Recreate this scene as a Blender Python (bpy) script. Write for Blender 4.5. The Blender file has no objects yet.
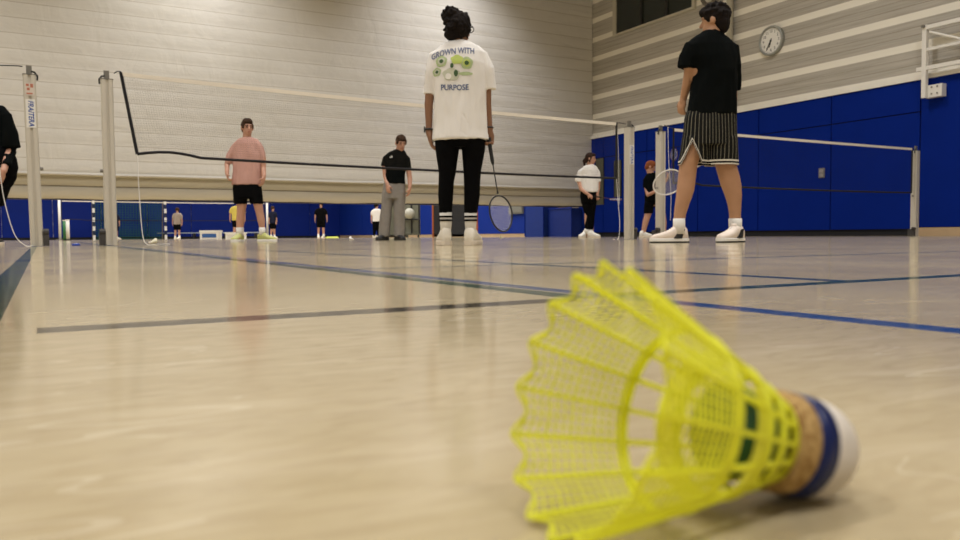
import bpy, bmesh, math, random
from mathutils import Vector, Matrix, noise
from mathutils.bvhtree import BVHTree
random.seed(7)
C = bpy.context.scene.collection
SC = bpy.context.scene
PI = math.pi

# ------------------------------------------------------------------ camera model
FPX, HC, YAW = 775.0, .069, math.radians(29.5)
PITCH, ROLL = math.atan((270 - 235.3) / 775), .0075
RV = Vector((math.cos(YAW), -math.sin(YAW), 0)); FV = Vector((math.sin(YAW), math.cos(YAW), 0)); ZV = Vector((0, 0, 1))
FWD = FV * math.cos(PITCH) - ZV * math.sin(PITCH)
UP0 = FV * math.sin(PITCH) + ZV * math.cos(PITCH)
RIGHT = RV * math.cos(ROLL) - UP0 * math.sin(ROLL)
UPV = UP0 * math.cos(ROLL) + RV * math.sin(ROLL)
EYE = Vector((0, 0, HC))
cd = bpy.data.cameras.new('camera'); cam = bpy.data.objects.new('camera', cd); C.objects.link(cam)
M = Matrix((RIGHT, UPV, -FWD)).transposed().to_4x4(); M.translation = EYE
cam.matrix_world = M
cd.sensor_width = 36; cd.lens = 36 * FPX / 960; cd.clip_start = .01; cd.clip_end = 200
cd.dof.use_dof = True; cd.dof.focus_distance = 1.6; cd.dof.aperture_fstop = 13
SC.camera = cam

def ray(px, py): return FWD + RIGHT * ((px - 480) / FPX) + UPV * ((270 - py) / FPX)
def on_x(px, py, x): r = ray(px, py); return EYE + r * (x / r.x)
def on_y(px, py, y): r = ray(px, py); return EYE + r * (y / r.y)
def on_floor(px, py): r = ray(px, py); return EYE + r * (-HC / r.z)
def at_depth(px, py, d): r = ray(px, py); return EYE + r * (d / r.dot(FV))

# ------------------------------------------------------------------ materials
def mat(name, col, rough=.6, spec=.4, metal=0, bump=0, bscale=60, var=0, vscale=8, coat=0):
    m = bpy.data.materials.new(name); m.use_nodes = True
    nt = m.node_tree; b = nt.nodes['Principled BSDF']
    b.inputs['Base Color'].default_value = (*col, 1); b.inputs['Roughness'].default_value = rough
    b.inputs['Specular IOR Level'].default_value = spec; b.inputs['Metallic'].default_value = metal
    tc = nt.nodes.new('ShaderNodeTexCoord')
    if var:
        n = nt.nodes.new('ShaderNodeTexNoise'); n.inputs['Scale'].default_value = vscale; n.inputs['Detail'].default_value = 4
        nt.links.new(tc.outputs['Object'], n.inputs['Vector'])
        r = nt.nodes.new('ShaderNodeMixRGB'); r.inputs['Color1'].default_value = (*[max(0, x * (1 - var)) for x in col], 1)
        r.inputs['Color2'].default_value = (*[min(1, x * (1 + var)) for x in col], 1)
        nt.links.new(n.outputs['Fac'], r.inputs['Fac']); nt.links.new(r.outputs['Color'], b.inputs['Base Color'])
    if bump:
        n2 = nt.nodes.new('ShaderNodeTexNoise'); n2.inputs['Scale'].default_value = bscale
        nt.links.new(tc.outputs['Object'], n2.inputs['Vector'])
        bp = nt.nodes.new('ShaderNodeBump'); bp.inputs['Strength'].default_value = bump; bp.inputs['Distance'].default_value = .01
        nt.links.new(n2.outputs['Fac'], bp.inputs['Height']); nt.links.new(bp.outputs['Normal'], b.inputs['Normal'])
    return m

class NB:                                    # small node helper
    def __init__(s, name):
        s.m = bpy.data.materials.new(name); s.m.use_nodes = True; s.nt = s.m.node_tree; s.b = s.nt.nodes['Principled BSDF']
        tc = s.nt.nodes.new('ShaderNodeTexCoord'); s.obj = tc.outputs['Object']
        sp = s.nt.nodes.new('ShaderNodeSeparateXYZ'); s.nt.links.new(s.obj, sp.inputs[0]); s.x, s.y, s.z = sp.outputs
    def put(s, sock, v):
        if hasattr(v, 'links') or isinstance(v, bpy.types.NodeSocket): s.nt.links.new(v, sock)
        else: sock.default_value = v
    def math(s, op, a, b=None, c=None):
        n = s.nt.nodes.new('ShaderNodeMath'); n.operation = op; s.put(n.inputs[0], a)
        if b is not None: s.put(n.inputs[1], b)
        if c is not None: s.put(n.inputs[2], c)
        return n.outputs[0]
    def mix(s, f, a, b):
        n = s.nt.nodes.new('ShaderNodeMixRGB'); s.put(n.inputs[0], f)
        s.put(n.inputs[1], a if not isinstance(a, tuple) else (*a, 1)); s.put(n.inputs[2], b if not isinstance(b, tuple) else (*b, 1))
        return n.outputs[0]
    def noise(s, scale, detail=4, vec=None, stretch=None, dist=0):
        n = s.nt.nodes.new('ShaderNodeTexNoise'); n.inputs['Scale'].default_value = scale; n.inputs['Detail'].default_value = detail
        n.inputs['Distortion'].default_value = dist
        v = s.obj
        if stretch:
            mp = s.nt.nodes.new('ShaderNodeMapping'); mp.inputs['Scale'].default_value = stretch[:3]
            if len(stretch) > 3: mp.inputs['Rotation'].default_value = (0, 0, stretch[3])
            s.nt.links.new(v, mp.inputs['Vector']); v = mp.outputs[0]
        s.nt.links.new(v, n.inputs['Vector']); return n.outputs['Fac']
    def rng(s, v, a, b, c=0., d=1.):
        n = s.nt.nodes.new('ShaderNodeMapRange'); n.inputs[1].default_value = a; n.inputs[2].default_value = b; n.inputs[3].default_value = c; n.inputs[4].default_value = d
        s.nt.links.new(v, n.inputs[0]); return n.outputs[0]
    def band(s, v, lo, hi): return s.math('MULTIPLY', s.math('GREATER_THAN', v, lo), s.math('LESS_THAN', v, hi))
    def bump(s, h, strength, dist):
        bp = s.nt.nodes.new('ShaderNodeBump'); bp.inputs['Strength'].default_value = strength; bp.inputs['Distance'].default_value = dist
        s.nt.links.new(h, bp.inputs['Height']); s.nt.links.new(bp.outputs[0], s.b.inputs['Normal'])
    def color(s, c): s.put(s.b.inputs['Base Color'], c)
    def set(s, rough=.6, spec=.4):
        s.b.inputs['Roughness'].default_value = rough; s.b.inputs['Specular IOR Level'].default_value = spec; return s.m

# ------------------------------------------------------------------ mesh helper
class MB:
    def __init__(s): s.v = []; s.f = []
    def add(s, vs, fs):
        o = len(s.v); s.v += [Vector(v) for v in vs]; s.f += [tuple(i + o for i in f) for f in fs]
    def box(s, lo, hi, mx=None):
        x0, y0, z0 = lo; x1, y1, z1 = hi
        vs = [Vector(p) for p in ((x0,y0,z0),(x1,y0,z0),(x1,y1,z0),(x0,y1,z0),(x0,y0,z1),(x1,y0,z1),(x1,y1,z1),(x0,y1,z1))]
        if mx: vs = [mx @ v for v in vs]
        s.add(vs, [(0,3,2,1),(4,5,6,7),(0,1,5,4),(1,2,6,5),(2,3,7,6),(3,0,4,7)])
    def rings(s, rs, cap=True):              # rs: list of lists of points (closed loops, same count)
        n = len(rs[0]); vs = [p for r in rs for p in r]; fs = []
        for i in range(len(rs) - 1):
            for j in range(n):
                k = (j + 1) % n; fs.append((i*n+j, i*n+k, (i+1)*n+k, (i+1)*n+j))
        if cap: fs.append(tuple(reversed(range(n)))); fs.append(tuple((len(rs)-1)*n + j for j in range(n)))
        s.add(vs, fs)
    def loft(s, secs, n=20, p=2.0):          # secs: (centre, u, v, ru, rv)
        rs = []
        for c, u, v, a, b in secs:
            r = []
            for j in range(n):
                t = 2*PI*j/n; ct, st = math.cos(t), math.sin(t)
                r.append(Vector(c) + Vector(u)*(a*math.copysign(abs(ct)**(2/p), ct)) + Vector(v)*(b*math.copysign(abs(st)**(2/p), st)))
            rs.append(r)
        s.rings(rs)
    def tube(s, pts, rad, n=8, closed=False, cap=True):
        pts = [Vector(p) for p in pts]; m = len(pts)
        if not isinstance(rad, (list, tuple)): rad = [rad]*m
        rs = []; ref = None
        for i in range(m):
            if closed: t = pts[(i+1) % m] - pts[i-1]
            else: t = pts[min(i+1, m-1)] - pts[max(i-1, 0)]
            t.normalize()
            if ref is None: ref = t.orthogonal().normalized()
            ref = (ref - t*ref.dot(t)).normalized(); b = t.cross(ref)
            rs.append([pts[i] + ref*(rad[i]*math.cos(2*PI*j/n)) + b*(rad[i]*math.sin(2*PI*j/n)) for j in range(n)])
        if closed:
            N = len(rs); vs = [p for r in rs for p in r]
            s.add(vs, [(i*n+j, i*n+(j+1) % n, ((i+1) % N)*n+(j+1) % n, ((i+1) % N)*n+j) for i in range(N) for j in range(n)])
        else: s.rings(rs, cap)
    def capsule(s, a, b, ra, rb, n=14, k=4):
        a, b = Vector(a), Vector(b); t = (b-a); L = t.length
        t = t/L if L > 1e-6 else Vector((0, 0, 1))
        u = t.orthogonal().normalized(); w = t.cross(u); rs = []
        for i in range(k):
            q = PI/2*(1 - (i+.35)/k); rs.append((a - t*(ra*math.sin(q)), ra*math.cos(q)))
        rs += [(a, ra), (a.lerp(b, .5), (ra+rb)/2), (b, rb)]
        for i in range(k):
            q = PI/2*((i+.65)/k); rs.append((b + t*(rb*math.sin(q)), rb*math.cos(q)))
        s.rings([[c + u*(r*math.cos(2*PI*j/n)) + w*(r*math.sin(2*PI*j/n)) for j in range(n)] for c, r in rs])
    def limb(s, pts, rad, n=14):
        for i in range(len(pts)-1): s.capsule(pts[i], pts[i+1], rad[i], rad[i+1], n)
    def ball(s, c, r, mx=None, n=16, k=10):
        if not isinstance(r, (tuple, list)): r = (r, r, r)
        rs = []
        for i in range(k):
            q = PI*(i+.3)/(k-1+.6)
            ring = [Vector((r[0]*math.sin(q)*math.cos(2*PI*j/n), r[1]*math.sin(q)*math.sin(2*PI*j/n), -r[2]*math.cos(q))) for j in range(n)]
            if mx: ring = [mx @ p for p in ring]
            rs.append([Vector(c)+p for p in ring])
        s.rings(rs)
    def mesh(s, name):
        me = bpy.data.meshes.new(name); me.from_pydata([tuple(v) for v in s.v], [], s.f)
        bm = bmesh.new(); bm.from_mesh(me); bmesh.ops.recalc_face_normals(bm, faces=bm.faces); bm.to_mesh(me); bm.free(); return me
    def build(s, name, m, parent=None, smooth=False):
        return link(name, s.mesh(name), m, parent, smooth)

def link(name, me, m, parent=None, smooth=False):
    o = bpy.data.objects.new(name, me); C.objects.link(o)
    if m: me.materials.clear(); me.materials.append(m)
    if parent: o.parent = parent
    if smooth: me.polygons.foreach_set('use_smooth', [True]*len(me.polygons))
    return o

def remesh(mb, name, vox, smooth=4, fold=0, fscale=(9, 9, 3), keep=None):
    """one continuous skin over the overlapping pieces in mb"""
    me = mb.mesh(name); o = bpy.data.objects.new(name, me); C.objects.link(o)
    r = o.modifiers.new('r', 'REMESH'); r.mode = 'VOXEL'; r.voxel_size = vox
    if smooth:
        q = o.modifiers.new('s', 'SMOOTH'); q.factor = .5; q.iterations = smooth
    dg = bpy.context.evaluated_depsgraph_get(); dg.update()
    out = bpy.data.meshes.new_from_object(o.evaluated_get(dg)); bpy.data.objects.remove(o); bpy.data.meshes.remove(me)
    if fold:
        for v in out.vertices:
            p = Vector((v.co.x*fscale[0], v.co.y*fscale[1], v.co.z*fscale[2]))
            v.co += v.normal * (fold*(noise.noise(p) + .5*noise.noise(p*2.3)))
    if keep:
        bm = bmesh.new(); bm.from_mesh(out)
        bmesh.ops.delete(bm, geom=[v for v in bm.verts if not keep(v.co)], context='VERTS'); bm.to_mesh(out); bm.free()
    out.name = name
    return out

def tag(o, label=None, cat=None, group=None, kind=None):
    if label: o['label'] = label
    if cat: o['category'] = cat
    if group: o['group'] = group
    if kind: o['kind'] = kind
    return o
def empty(name, loc, label, cat, group=None, rz=0):
    o = bpy.data.objects.new(name, None); C.objects.link(o); o.location = loc; o.rotation_euler.z = rz
    o.empty_display_size = .05
    return tag(o, label, cat, group)
def children(o): return [c for c in bpy.data.objects if c.parent == o]
def copy_tree(o, parent=None):
    c = o.copy(); C.objects.link(c); c.parent = parent
    for ch in children(o): copy_tree(ch, c)
    return c
def text_mesh(txt, size, bold=0, shear=0, align='CENTER'):
    cu = bpy.data.curves.new('lettering', 'FONT'); cu.body = txt; cu.size = size; cu.align_x = align; cu.align_y = 'CENTER'
    cu.offset = bold; cu.shear = shear; cu.resolution_u = 3
    o = bpy.data.objects.new('lettering', cu); C.objects.link(o)
    dg = bpy.context.evaluated_depsgraph_get(); dg.update()
    me = bpy.data.meshes.new_from_object(o.evaluated_get(dg)); bpy.data.objects.remove(o); bpy.data.curves.remove(cu)
    return me

# ------------------------------------------------------------------ the hall
XR, YC, YF, XL, YB, ZT = 14.2, 18.4, 40.5, -13.5, -7.0, 9.0

def floor_material():
    n = NB('linoleum')
    base = n.mix(n.rng(n.noise(1.3, 5), .35, .65), (.43, .35, .215), (.53, .44, .285))
    fine = n.noise(28, 5, stretch=(1, 3.0, 1, .5), dist=1.5)
    base = n.mix(n.math('MULTIPLY', n.rng(fine, .42, .72), .6), base, (.36, .28, .165))
    smear = n.noise(9, 3, stretch=(1, 4, 1, -.3), dist=1)
    base = n.mix(n.math('MULTIPLY', n.rng(smear, .5, .8), .35), base, (.68, .585, .43))
    # pale scuffs: thin ridges of stretched noise
    for sc, st, lim in ((4, (1, 5, 1, .9), .004), (3, (1, 7, 1, -.15), .003), (7, (1, 4, 1, 2.2), .005)):
        q = n.noise(sc, 1, stretch=st)
        rid = n.math('LESS_THAN', n.math('ABSOLUTE', n.math('SUBTRACT', q, .5)), lim)
        msk = n.math('GREATER_THAN', n.noise(sc*.9, 2, stretch=(1, 1, 1, 1.)), .56)
        base = n.mix(n.math('MULTIPLY', n.math('MULTIPLY', rid, msk), .2), base, (.78, .70, .56))
    spk = n.math('GREATER_THAN', n.noise(130, 2), .77)
    base = n.mix(n.math('MULTIPLY', spk, .35), base, (.25, .18, .1))
    G, B_, K, T = (.006, .055, .042), (.016, .065, .20), (.018, .016, .016), (.012, .065, .10)
    LS = .069/.074
    for col, x0, x1, y0, y1 in ((G, -.074, -.034, -6, 14.6), (G, .53, .57, .72, 14.6), (B_, .578, .612, -6, 17.5), (T, 1.045, 1.085, .75, 14.6),
                                (T, 0.60, 6.6, 1.63, 1.665), (K, -.005, .53, .695, .738), (G, .612, 6.6, .722, .762), (T, -6.2, -.07, .722, .762),
                                (K, .6, 6.6, 5.9, 5.94), (K, .57, 13.2, 4.0, 4.035), (T, 6.56, 6.6, .72, 14.6), (G, 7.2, 7.24, .72, 14.6),
                                (B_, -13, 14, 10.2, 10.25), (K, -13, 14, 13.2, 13.25)):
        x0, x1, y0, y1 = x0*LS, x1*LS, y0*LS, y1*LS
        mk = n.math('MULTIPLY', n.band(n.x, min(x0, x1), max(x0, x1)), n.band(n.y, y0, y1))
        wear = n.rng(n.noise(40, 4), .3, .6, .8, 1.)
        base = n.mix(n.math('MULTIPLY', mk, wear), base, col)
    n.color(base)
    n.put(n.b.inputs['Roughness'], n.rng(n.noise(3, 5), .3, .7, .10, .15))
    n.bump(n.noise(3, 1), .007, .01)
    n.b.inputs['Specular IOR Level'].default_value = .26
    return n.m

def boards_material():
    n = NB('wall_boards')
    ph = n.math('FRACT', n.math('DIVIDE', n.math('SUBTRACT', n.z, 2.88), .555))
    light = n.math('LESS_THAN', ph, .26)
    grain = n.noise(3, 4, stretch=(1, .4, 14))
    grey = n.mix(n.rng(grain, .35, .65), (.385, .36, .315), (.48, .45, .405))
    pale = n.mix(grain, (.80, .765, .68), (.86, .83, .75))
    col = n.mix(light, grey, pale)
    gap = n.math('FRACT', n.math('DIVIDE', n.math('SUBTRACT', n.z, 2.88), .1387))
    line = n.math('MULTIPLY', n.math('LESS_THAN', gap, .07), n.math('GREATER_THAN', ph, .27))
    col = n.mix(n.math('MULTIPLY', line, .55), col, (.13, .105, .07))
    n.color(col); return n.set(.6, .3)

def curtain_material():
    n = NB('curtain_vinyl')
    w = n.noise(1.6, 3, stretch=(1, 1, .8), dist=1.2)
    f = n.noise(7, 4, stretch=(.7, 1, 3))
    mp = n.nt.nodes.new('ShaderNodeMapping'); mp.inputs['Rotation'].default_value = (0, math.radians(52), 0); mp.inputs['Scale'].default_value = (.35, 1, 2.6)
    n.nt.links.new(n.obj, mp.inputs['Vector']); dg = n.nt.nodes.new('ShaderNodeTexNoise'); dg.inputs['Scale'].default_value = 1.5; dg.inputs['Detail'].default_value = 2; dg.inputs['Distortion'].default_value = .5
    n.nt.links.new(mp.outputs[0], dg.inputs['Vector'])
    dgl = n.math('MULTIPLY', dg.outputs['Fac'], n.rng(n.x, 8.5, 12.5, 0, 2.2))
    h = n.math('ADD', n.math('ADD', n.math('MULTIPLY', w, 1.0), n.math('MULTIPLY', f, .2)), dgl)
    n.bump(h, .3, .05)
    seam = n.math('LESS_THAN', n.math('FRACT', n.math('DIVIDE', n.math('SUBTRACT', n.z, 1.4), .31)), .05)
    zz = n.math('GREATER_THAN', n.z, 1.45)
    c = n.mix(n.rng(n.noise(.5, 3), .3, .7), (.57, .55, .51), (.63, .61, .58))
    c = n.mix(n.math('MULTIPLY', n.math('MULTIPLY', seam, zz), .72), c, (.36, .32, .26))
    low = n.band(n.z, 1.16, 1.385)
    c = n.mix(n.math('MULTIPLY', low, .75), c, (.46, .41, .29))  # shade on the set-back pouch below the lip, mixed into its colour
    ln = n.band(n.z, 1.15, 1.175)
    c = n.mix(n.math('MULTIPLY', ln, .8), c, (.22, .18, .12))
    lw = n.math('LESS_THAN', n.z, 1.15)
    c = n.mix(n.math('MULTIPLY', lw, .7), c, (.57, .52, .41))
    n.color(c); return n.set(.55, .3)

m_floor = floor_material()
m_boards = boards_material(); m_curtain = curtain_material()
m_plaster = mat('pale_plaster', (.6, .57, .5), .8, var=.06)
m_blue = mat('blue_mat', (.0015, .017, .21), .7, .06, bump=.25, bscale=220, var=.12, vscale=2)
m_blue_far = mat('blue_mat_far', (.003, .018, .20), .6, .15, var=.12, vscale=1.2)
m_gap = mat('dark_gap', (.012, .012, .016), .9)
m_pale = mat('pale_ledge', (.82, .79, .73), .5, var=.05)
m_wood = mat('beech_strip', (.50, .36, .22), .45, var=.15, vscale=4)
m_glass = mat('dark_glass', (.018, .024, .022), .12, .6)
m_frame = mat('pale_window_frame', (.48, .45, .37), .5)
m_dframe = mat('dark_mullion', (.012, .012, .011), .5)
m_alu = mat('aluminium_post', (.60, .56, .49), .38, .5, metal=.25, bump=.08, bscale=300, var=.05, vscale=5)
m_dark = mat('dark_rubber', (.02, .02, .02), .6)
m_steel = mat('grey_steel', (.22, .21, .19), .4, metal=.6)
m_white = mat('white_paint', (.78, .76, .72), .5, var=.04)
m_black = mat('black_cloth', (.004, .004, .0045), .95, .05, bump=.3, bscale=400, var=.3, vscale=30)
m_tape = mat('white_tape', (.78, .72, .63), .8, bump=.2, bscale=200, var=.06, vscale=10)
m_cord = mat('white_cord', (.72, .70, .68), .8, var=.05)
m_netm = mat('net_twine', (.055, .04, .028), .9, var=.1)
m_bcord = mat('black_cord', (.010, .009, .011), .85, var=.2)

def struct(o, cat=None): o['kind'] = 'structure'; return o

mb = MB(); mb.add([(XL-.3, YB-.3, 0), (XR+.3, YB-.3, 0), (XR+.3, YF+.3, 0), (XL-.3, YF+.3, 0), (XL-.3, YB-.3, -.2), (XR+.3, YB-.3, -.2), (XR+.3, YF+.3, -.2), (XL-.3, YF+.3, -.2)],
                  [(0,1,2,3),(7,6,5,4),(0,4,5,1),(1,5,6,2),(2,6,7,3),(3,7,4,0)])
struct(mb.build('floor', m_floor))
mb = MB(); mb.box((XL, YB, ZT), (XR, YF, ZT+.2)); struct(mb.build('ceiling', m_plaster))
mb = MB(); mb.box((XR, YB, 0), (XR+.2, YF, ZT)); wall_r = struct(mb.build('wall_right', m_boards))
mb = MB(); mb.box((XL-.2, YB, 0), (XL, YF, ZT)); struct(mb.build('wall_left', m_boards))
mb = MB(); mb.box((XL, YF, 0), (XR, YF+.2, ZT)); wall_f = struct(mb.build('wall_back', m_boards))
mb = MB(); mb.box((XL, YB-.2, 0), (XR, YB, ZT)); struct(mb.build('wall_front', m_boards))

# padding on the right wall: bands of mats with thin dark joints
mb = MB(); g = .012
ys = [8.5 - 2.05*3, 8.5 - 2.05*2, 8.5 - 2.05, 8.5] + [8.5 + 1.85*k for k in range(1, 6)] + [YC - .05]
for a, b in zip(ys[:-1], ys[1:]):
    if a < 8.4:
        mb.box((XR-.06, a+g, .16), (XR, b-g, 2.86))
    else:
        mb.box((XR-.06, a+g, .13), (XR, b-g, 2.27)); mb.box((XR-.06, a+g, 2.29), (XR, b-g, 2.86))
pad = mb.build('wall_padding', m_blue); struct(pad)
mb = MB(); mb.box((XR-.03, YB, 0.0), (XR-.002, YC, 2.87)); o = struct(mb.build('wall_padding_backing', m_gap)); o.parent = pad
mb = MB(); mb.box((XR-.09, YB, 2.86), (XR, YC-.05, 2.95)); struct(mb.build('trim_1', m_pale))
mb = MB(); mb.box((XR-.07, YB, 0), (XR-.002, 8.5, .15)); struct(mb.build('baseboard_right', m_wood))
# two grey-green hatches set into the mats beside the corner
m_olive = mat('grey_green_hatch', (.085, .085, .06), .6, var=.1)
for (a, b, z0, z1) in ((598, 605.5, 158, 205), (616.5, 623, 160, 197)):
    p, q = on_x(a, z1, XR), on_x(b, z0, XR)
    mb = MB(); mb.box((XR-.075, q.y, p.z), (XR-.055, p.y, q.z)); t = MB()
    o = mb.build('wall_hatch', m_olive)
    for yy in (q.y-.02, p.y): t.box((XR-.085, yy, p.z), (XR-.055, yy+.02, q.z))
    t.build('hatch_frame', m_dframe, o)
    tag(o, 'narrow grey-green hatch in blue wall mats close to the hall corner' if a < 600 else 'narrow grey-green hatch in blue wall mats hidden partly by a pale net post', 'wall hatch')
# window band high in the right wall
mb = MB(); mb.box((XR-.03, 14.28, 5.66), (XR-.005, 17.18, 7.6)); win = struct(mb.build('window_1', m_glass))
fr = MB()
fr.box((XR-.07, 14.18, 5.60), (XR-.005, 17.32, 5.66)); fr.box((XR-.07, 14.18, 7.6), (XR-.005, 17.32, 7.7))
fr.box((XR-.07, 14.18, 5.66), (XR-.005, 14.28, 7.6)); fr.box((XR-.07, 17.18, 5.66), (XR-.005, 17.32, 7.6))
fr.build('window_frame', m_frame, win)
fr = MB()
for px in (642.5, 667.7):
    y = on_x(px, 15, XR).y; fr.box((XR-.06, y-.05, 5.66), (XR-.006, y+.05, 7.6))
fr.build('mullion', m_dframe, win)
# light vertical rail on the wall behind the tall player
ya, yb = on_x(736, 40, XR).y, on_x(726, 40, XR).y
mb = MB(); mb.box((XR-.16, ya, 2.95), (XR-.1, ya+(yb-ya)*.5, ZT-.02)); rail = mb.build('wall_rail', mat('grey_rail', (.42, .39, .31), .5))
mb = MB(); mb.box((XR-.1, ya+(yb-ya)*.35, 2.95), (XR-.005, yb, ZT-.02)); mb.build('rail_web', m_pale, rail)
tag(rail, 'pale vertical guide rail on the boarded wall behind the tall player in black', 'wall rail')
# big curved cable ring above his head, floating clear of the wall
p0 = on_x(713, 6, XR); mb = MB()
mb.tube([(XR-.12, p0.y + .25*math.cos(t), p0.z + .32 + .3*math.sin(t)) for t in [i*2*PI/24 for i in range(24)]], .05, 8, closed=True)
tag(mb.build('floating_cable_ring', mat('dark_cable', (.16, .14, .11), .6, var=.1), smooth=True), 'grey cable ring floating clear of the boarded wall just above the tall player', 'cable coil')
# light switch plate
p = on_x(822, 173, XR-.06); mb = MB(); mb.box((XR-.075, p.y-.07, p.z-.1), (XR-.06, p.y+.07, p.z+.1)); sw = mb.build('switch_plate', mat('plate_grey', (.2, .19, .2), .5))
mb = MB(); mb.box((XR-.085, p.y-.045, p.z+.01), (XR-.075, p.y+.045, p.z+.075)); mb.box((XR-.085, p.y-.045, p.z-.075), (XR-.075, p.y+.045, p.z-.01)); mb.build('rocker_switch', mat('rocker_grey', (.32, .30, .30), .5), sw)
tag(sw, 'small grey switch plate set in the blue wall mats', 'switch')

# divider curtain: horizontal pleats, hanging pouch below
prof = []
def pr(z, off): prof.append((z, off))
pr(.90, .05); pr(.905, .0); pr(1.0, -.03); pr(1.14, -.03); pr(1.16, .02); pr(1.18, -.02); pr(1.35, -.015); pr(1.375, .0); pr(1.385, -.12); pr(1.41, -.14); pr(1.44, -.10)
z = 1.44
k = 0
while z < ZT - .35:
    for q in range(1, 7):
        t = q/6; pr(z + .31*t - (.04 if k == 0 else 0), -.10 - .006*math.sin(PI*t)**.6)
    z += .31; k += 1
mb = MB(); nx = 60
xs = [XL + .02 + (XR - .04 - XL)*i/nx for i in range(nx+1)]
front, back = [], []
for i, x in enumerate(xs):
    sag = .012*math.sin(i*.55) + .008*math.sin(i*1.7)
    front.append([(x, YC + off, zz + (sag if zz < 1.2 else sag*.4)) for zz, off in prof])
    back.append([(x, YC + .16, zz + (sag if zz < 1.2 else sag*.4)) for zz, off in prof])
n_ = len(prof); vs = [p for r in front for p in r] + [p for r in back for p in r]; fs = []; o2 = (nx+1)*n_
for i in range(nx):
    for j in range(n_-1):
        a = i*n_+j; fs += [(a, a+n_, a+n_+1, a+1), (o2+a, o2+a+1, o2+a+n_+1, o2+a+n_)]
    fs += [(i*n_, o2+i*n_, o2+(i+1)*n_, (i+1)*n_)]
mb.add(vs, fs)
cur = mb.build('divider_curtain', m_curtain, smooth=True)
tag(cur, 'huge pale quilted divider curtain raised above the floor across the hall', 'curtain')
mb = MB(); mb.box((XL+.02, YC+.02, .875), (XR-.02, YC+.14, .905)); mb.build('hem_shadow_strip', mat('curtain_shadow', (.03, .03, .05), .6), cur)  # dark strip standing in for the shadow line under the curtain hem

# back hall: mats on far wall and on the right wall beyond the curtain
mb = MB()
x = XL
while x < XR - .1:
    mb.box((x+.01, YF-.06, .12), (min(x+2.0, XR)-.01, YF, 2.7)); x += 2.0
o = mb.build('wall_padding_rear', m_blue_far); struct(o)
mb = MB(); mb.box((XL, YF-.05, 0), (XR, YF-.002, .12)); struct(mb.build('baseboard_back', m_gap))
mb = MB(); y = YC + .3
doors = [(29.0, 26.3), (33.6, 31.4)]
cuts = [YC+.2, 25.2, 29.0, 31.5, 33.6, 37, YF-.06]
for a, b in ((YC+.2, 22.8), (22.8, 25.15), (28.95, 31.45), (33.7, 37), (37, YF-.07)):
    mb.box((XR-.06, a+.01, .12), (XR, b-.01, 2.7))
o = mb.build('wall_padding_side', mat('blue_mat_side', (.004, .026, .25), .6, .15, var=.1, vscale=1.2)); struct(o)
mb = MB(); mb.box((XR-.05, YC, 0), (XR-.002, YF-.06, .12)); struct(mb.build('baseboard_side', m_wood))
mb = MB(); mb.box((XR-.05, 25.2, .02), (XR-.003, 28.9, 2.6)); d1 = struct(mb.build('door_1', mat('black_doorway', (.010, .010, .012), .8)))
mb = MB(); mb.box((XR-.08, 28.85, 0), (XR-.004, 28.97, 2.65)); mb.box((XR-.08, 25.12, 0), (XR-.004, 25.22, 2.65)); mb.build('door_frame', mat('orange_door_frame', (.35, .10, .03), .5), d1)
mb = MB(); mb.box((XR-.05, 31.5, .02), (XR-.003, 33.65, 2.6)); d2 = struct(mb.build('door_2', mat('grey_green_door', (.16, .16, .115), .6, var=.1)))
mb = MB(); mb.box((XR-.08, 31.42, 0), (XR-.004, 31.52, 2.65)); mb.box((XR-.08, 33.6, 0), (XR-.004, 33.7, 2.65)); mb.build('door_frame', m_olive, d2)
# stack trolley with a pale ball in front of the grey-green door
tr = on_floor(413, 238.6); base = at_depth(412, 238.2, 31.0); base.z = 0
t = empty('equipment_trolley', base, 'grey-green equipment trolley before the far side wall, beside the person in grey trousers', 'trolley', rz=-YAW)
mb = MB(); mb.box((-.34, -.03, .12), (.34, .03, 1.35)); mb.build('back_panel', mat('trolley_panel', (.17, .17, .125), .6, var=.1), t)
mb = MB(); mb.box((-.34, -.5, .10), (.34, .0, .16)); mb.build('platform', m_olive, t)
for sx in (-.3, .0, .3):
    mb = MB(); mb.tube([(sx, -.08, .14), (sx, -.08, 1.33)], .03); mb.build('upright', m_dark, t)
mb = MB(); mb.tube([(-.34, -.1, .72), (.34, -.1, .72)], .028); mb.build('rail', m_dark, t)
for sx in (-.28, .28):
    for sy in (-.44, -.05):
        mb = MB(); mb.tube([(sx-.02, sy, .05), (sx+.02, sy, .05)], .05, 12); mb.build('wheel', m_dark, t)
mb = MB(); mb.ball((0, 0, 0), .21); o = mb.build('gym_ball', mat('pale_ball', (.42, .41, .35), .6, var=.08), smooth=True)
o.location = base + Matrix.Rotation(-YAW, 3, 'Z') @ Vector((-.06, -.33, .95)); tag(o, 'pale grey ball resting against the grey-green trolley', 'ball')

# blue padded pillar and standing crash mat beyond the curtain
def framed(px0, px1, d, z1, depth, name, m, label, cat, piping=True):
    a, b = at_depth(px0, 238, d), at_depth(px1, 238, d); w = (b-a).length
    o = MB(); o.box((0, 0, 0.0), (w, depth, z1)); ob = o.build(name, m)
    ob.location = (a.x, a.y, 0); ob.rotation_euler.z = -YAW
    tag(ob, label, cat)
    if piping:
        q = MB()
        for x in (.0, w): q.tube([(x, -.005, .02), (x, -.005, z1)], .02, 6)
        q.tube([(0, -.005, z1), (w, -.005, z1)], .02, 6); q.build('piping', m_blue_far, ob)
    return ob
def wall_pad(y0, y1, x0, h, name, m, label, cat):
    o = MB(); o.box((x0, y0, 0), (XR-.075, y1, h)); ob = o.build(name, m); tag(ob, label, cat)
    q = MB()
    for y in (y0, y1): q.tube([(x0-.004, y, .02), (x0-.004, y, h)], .02, 6)
    q.tube([(x0-.004, y0, h), (x0-.004, y1, h)], .02, 6); q.build('piping', m_blue_far, ob)
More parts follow.
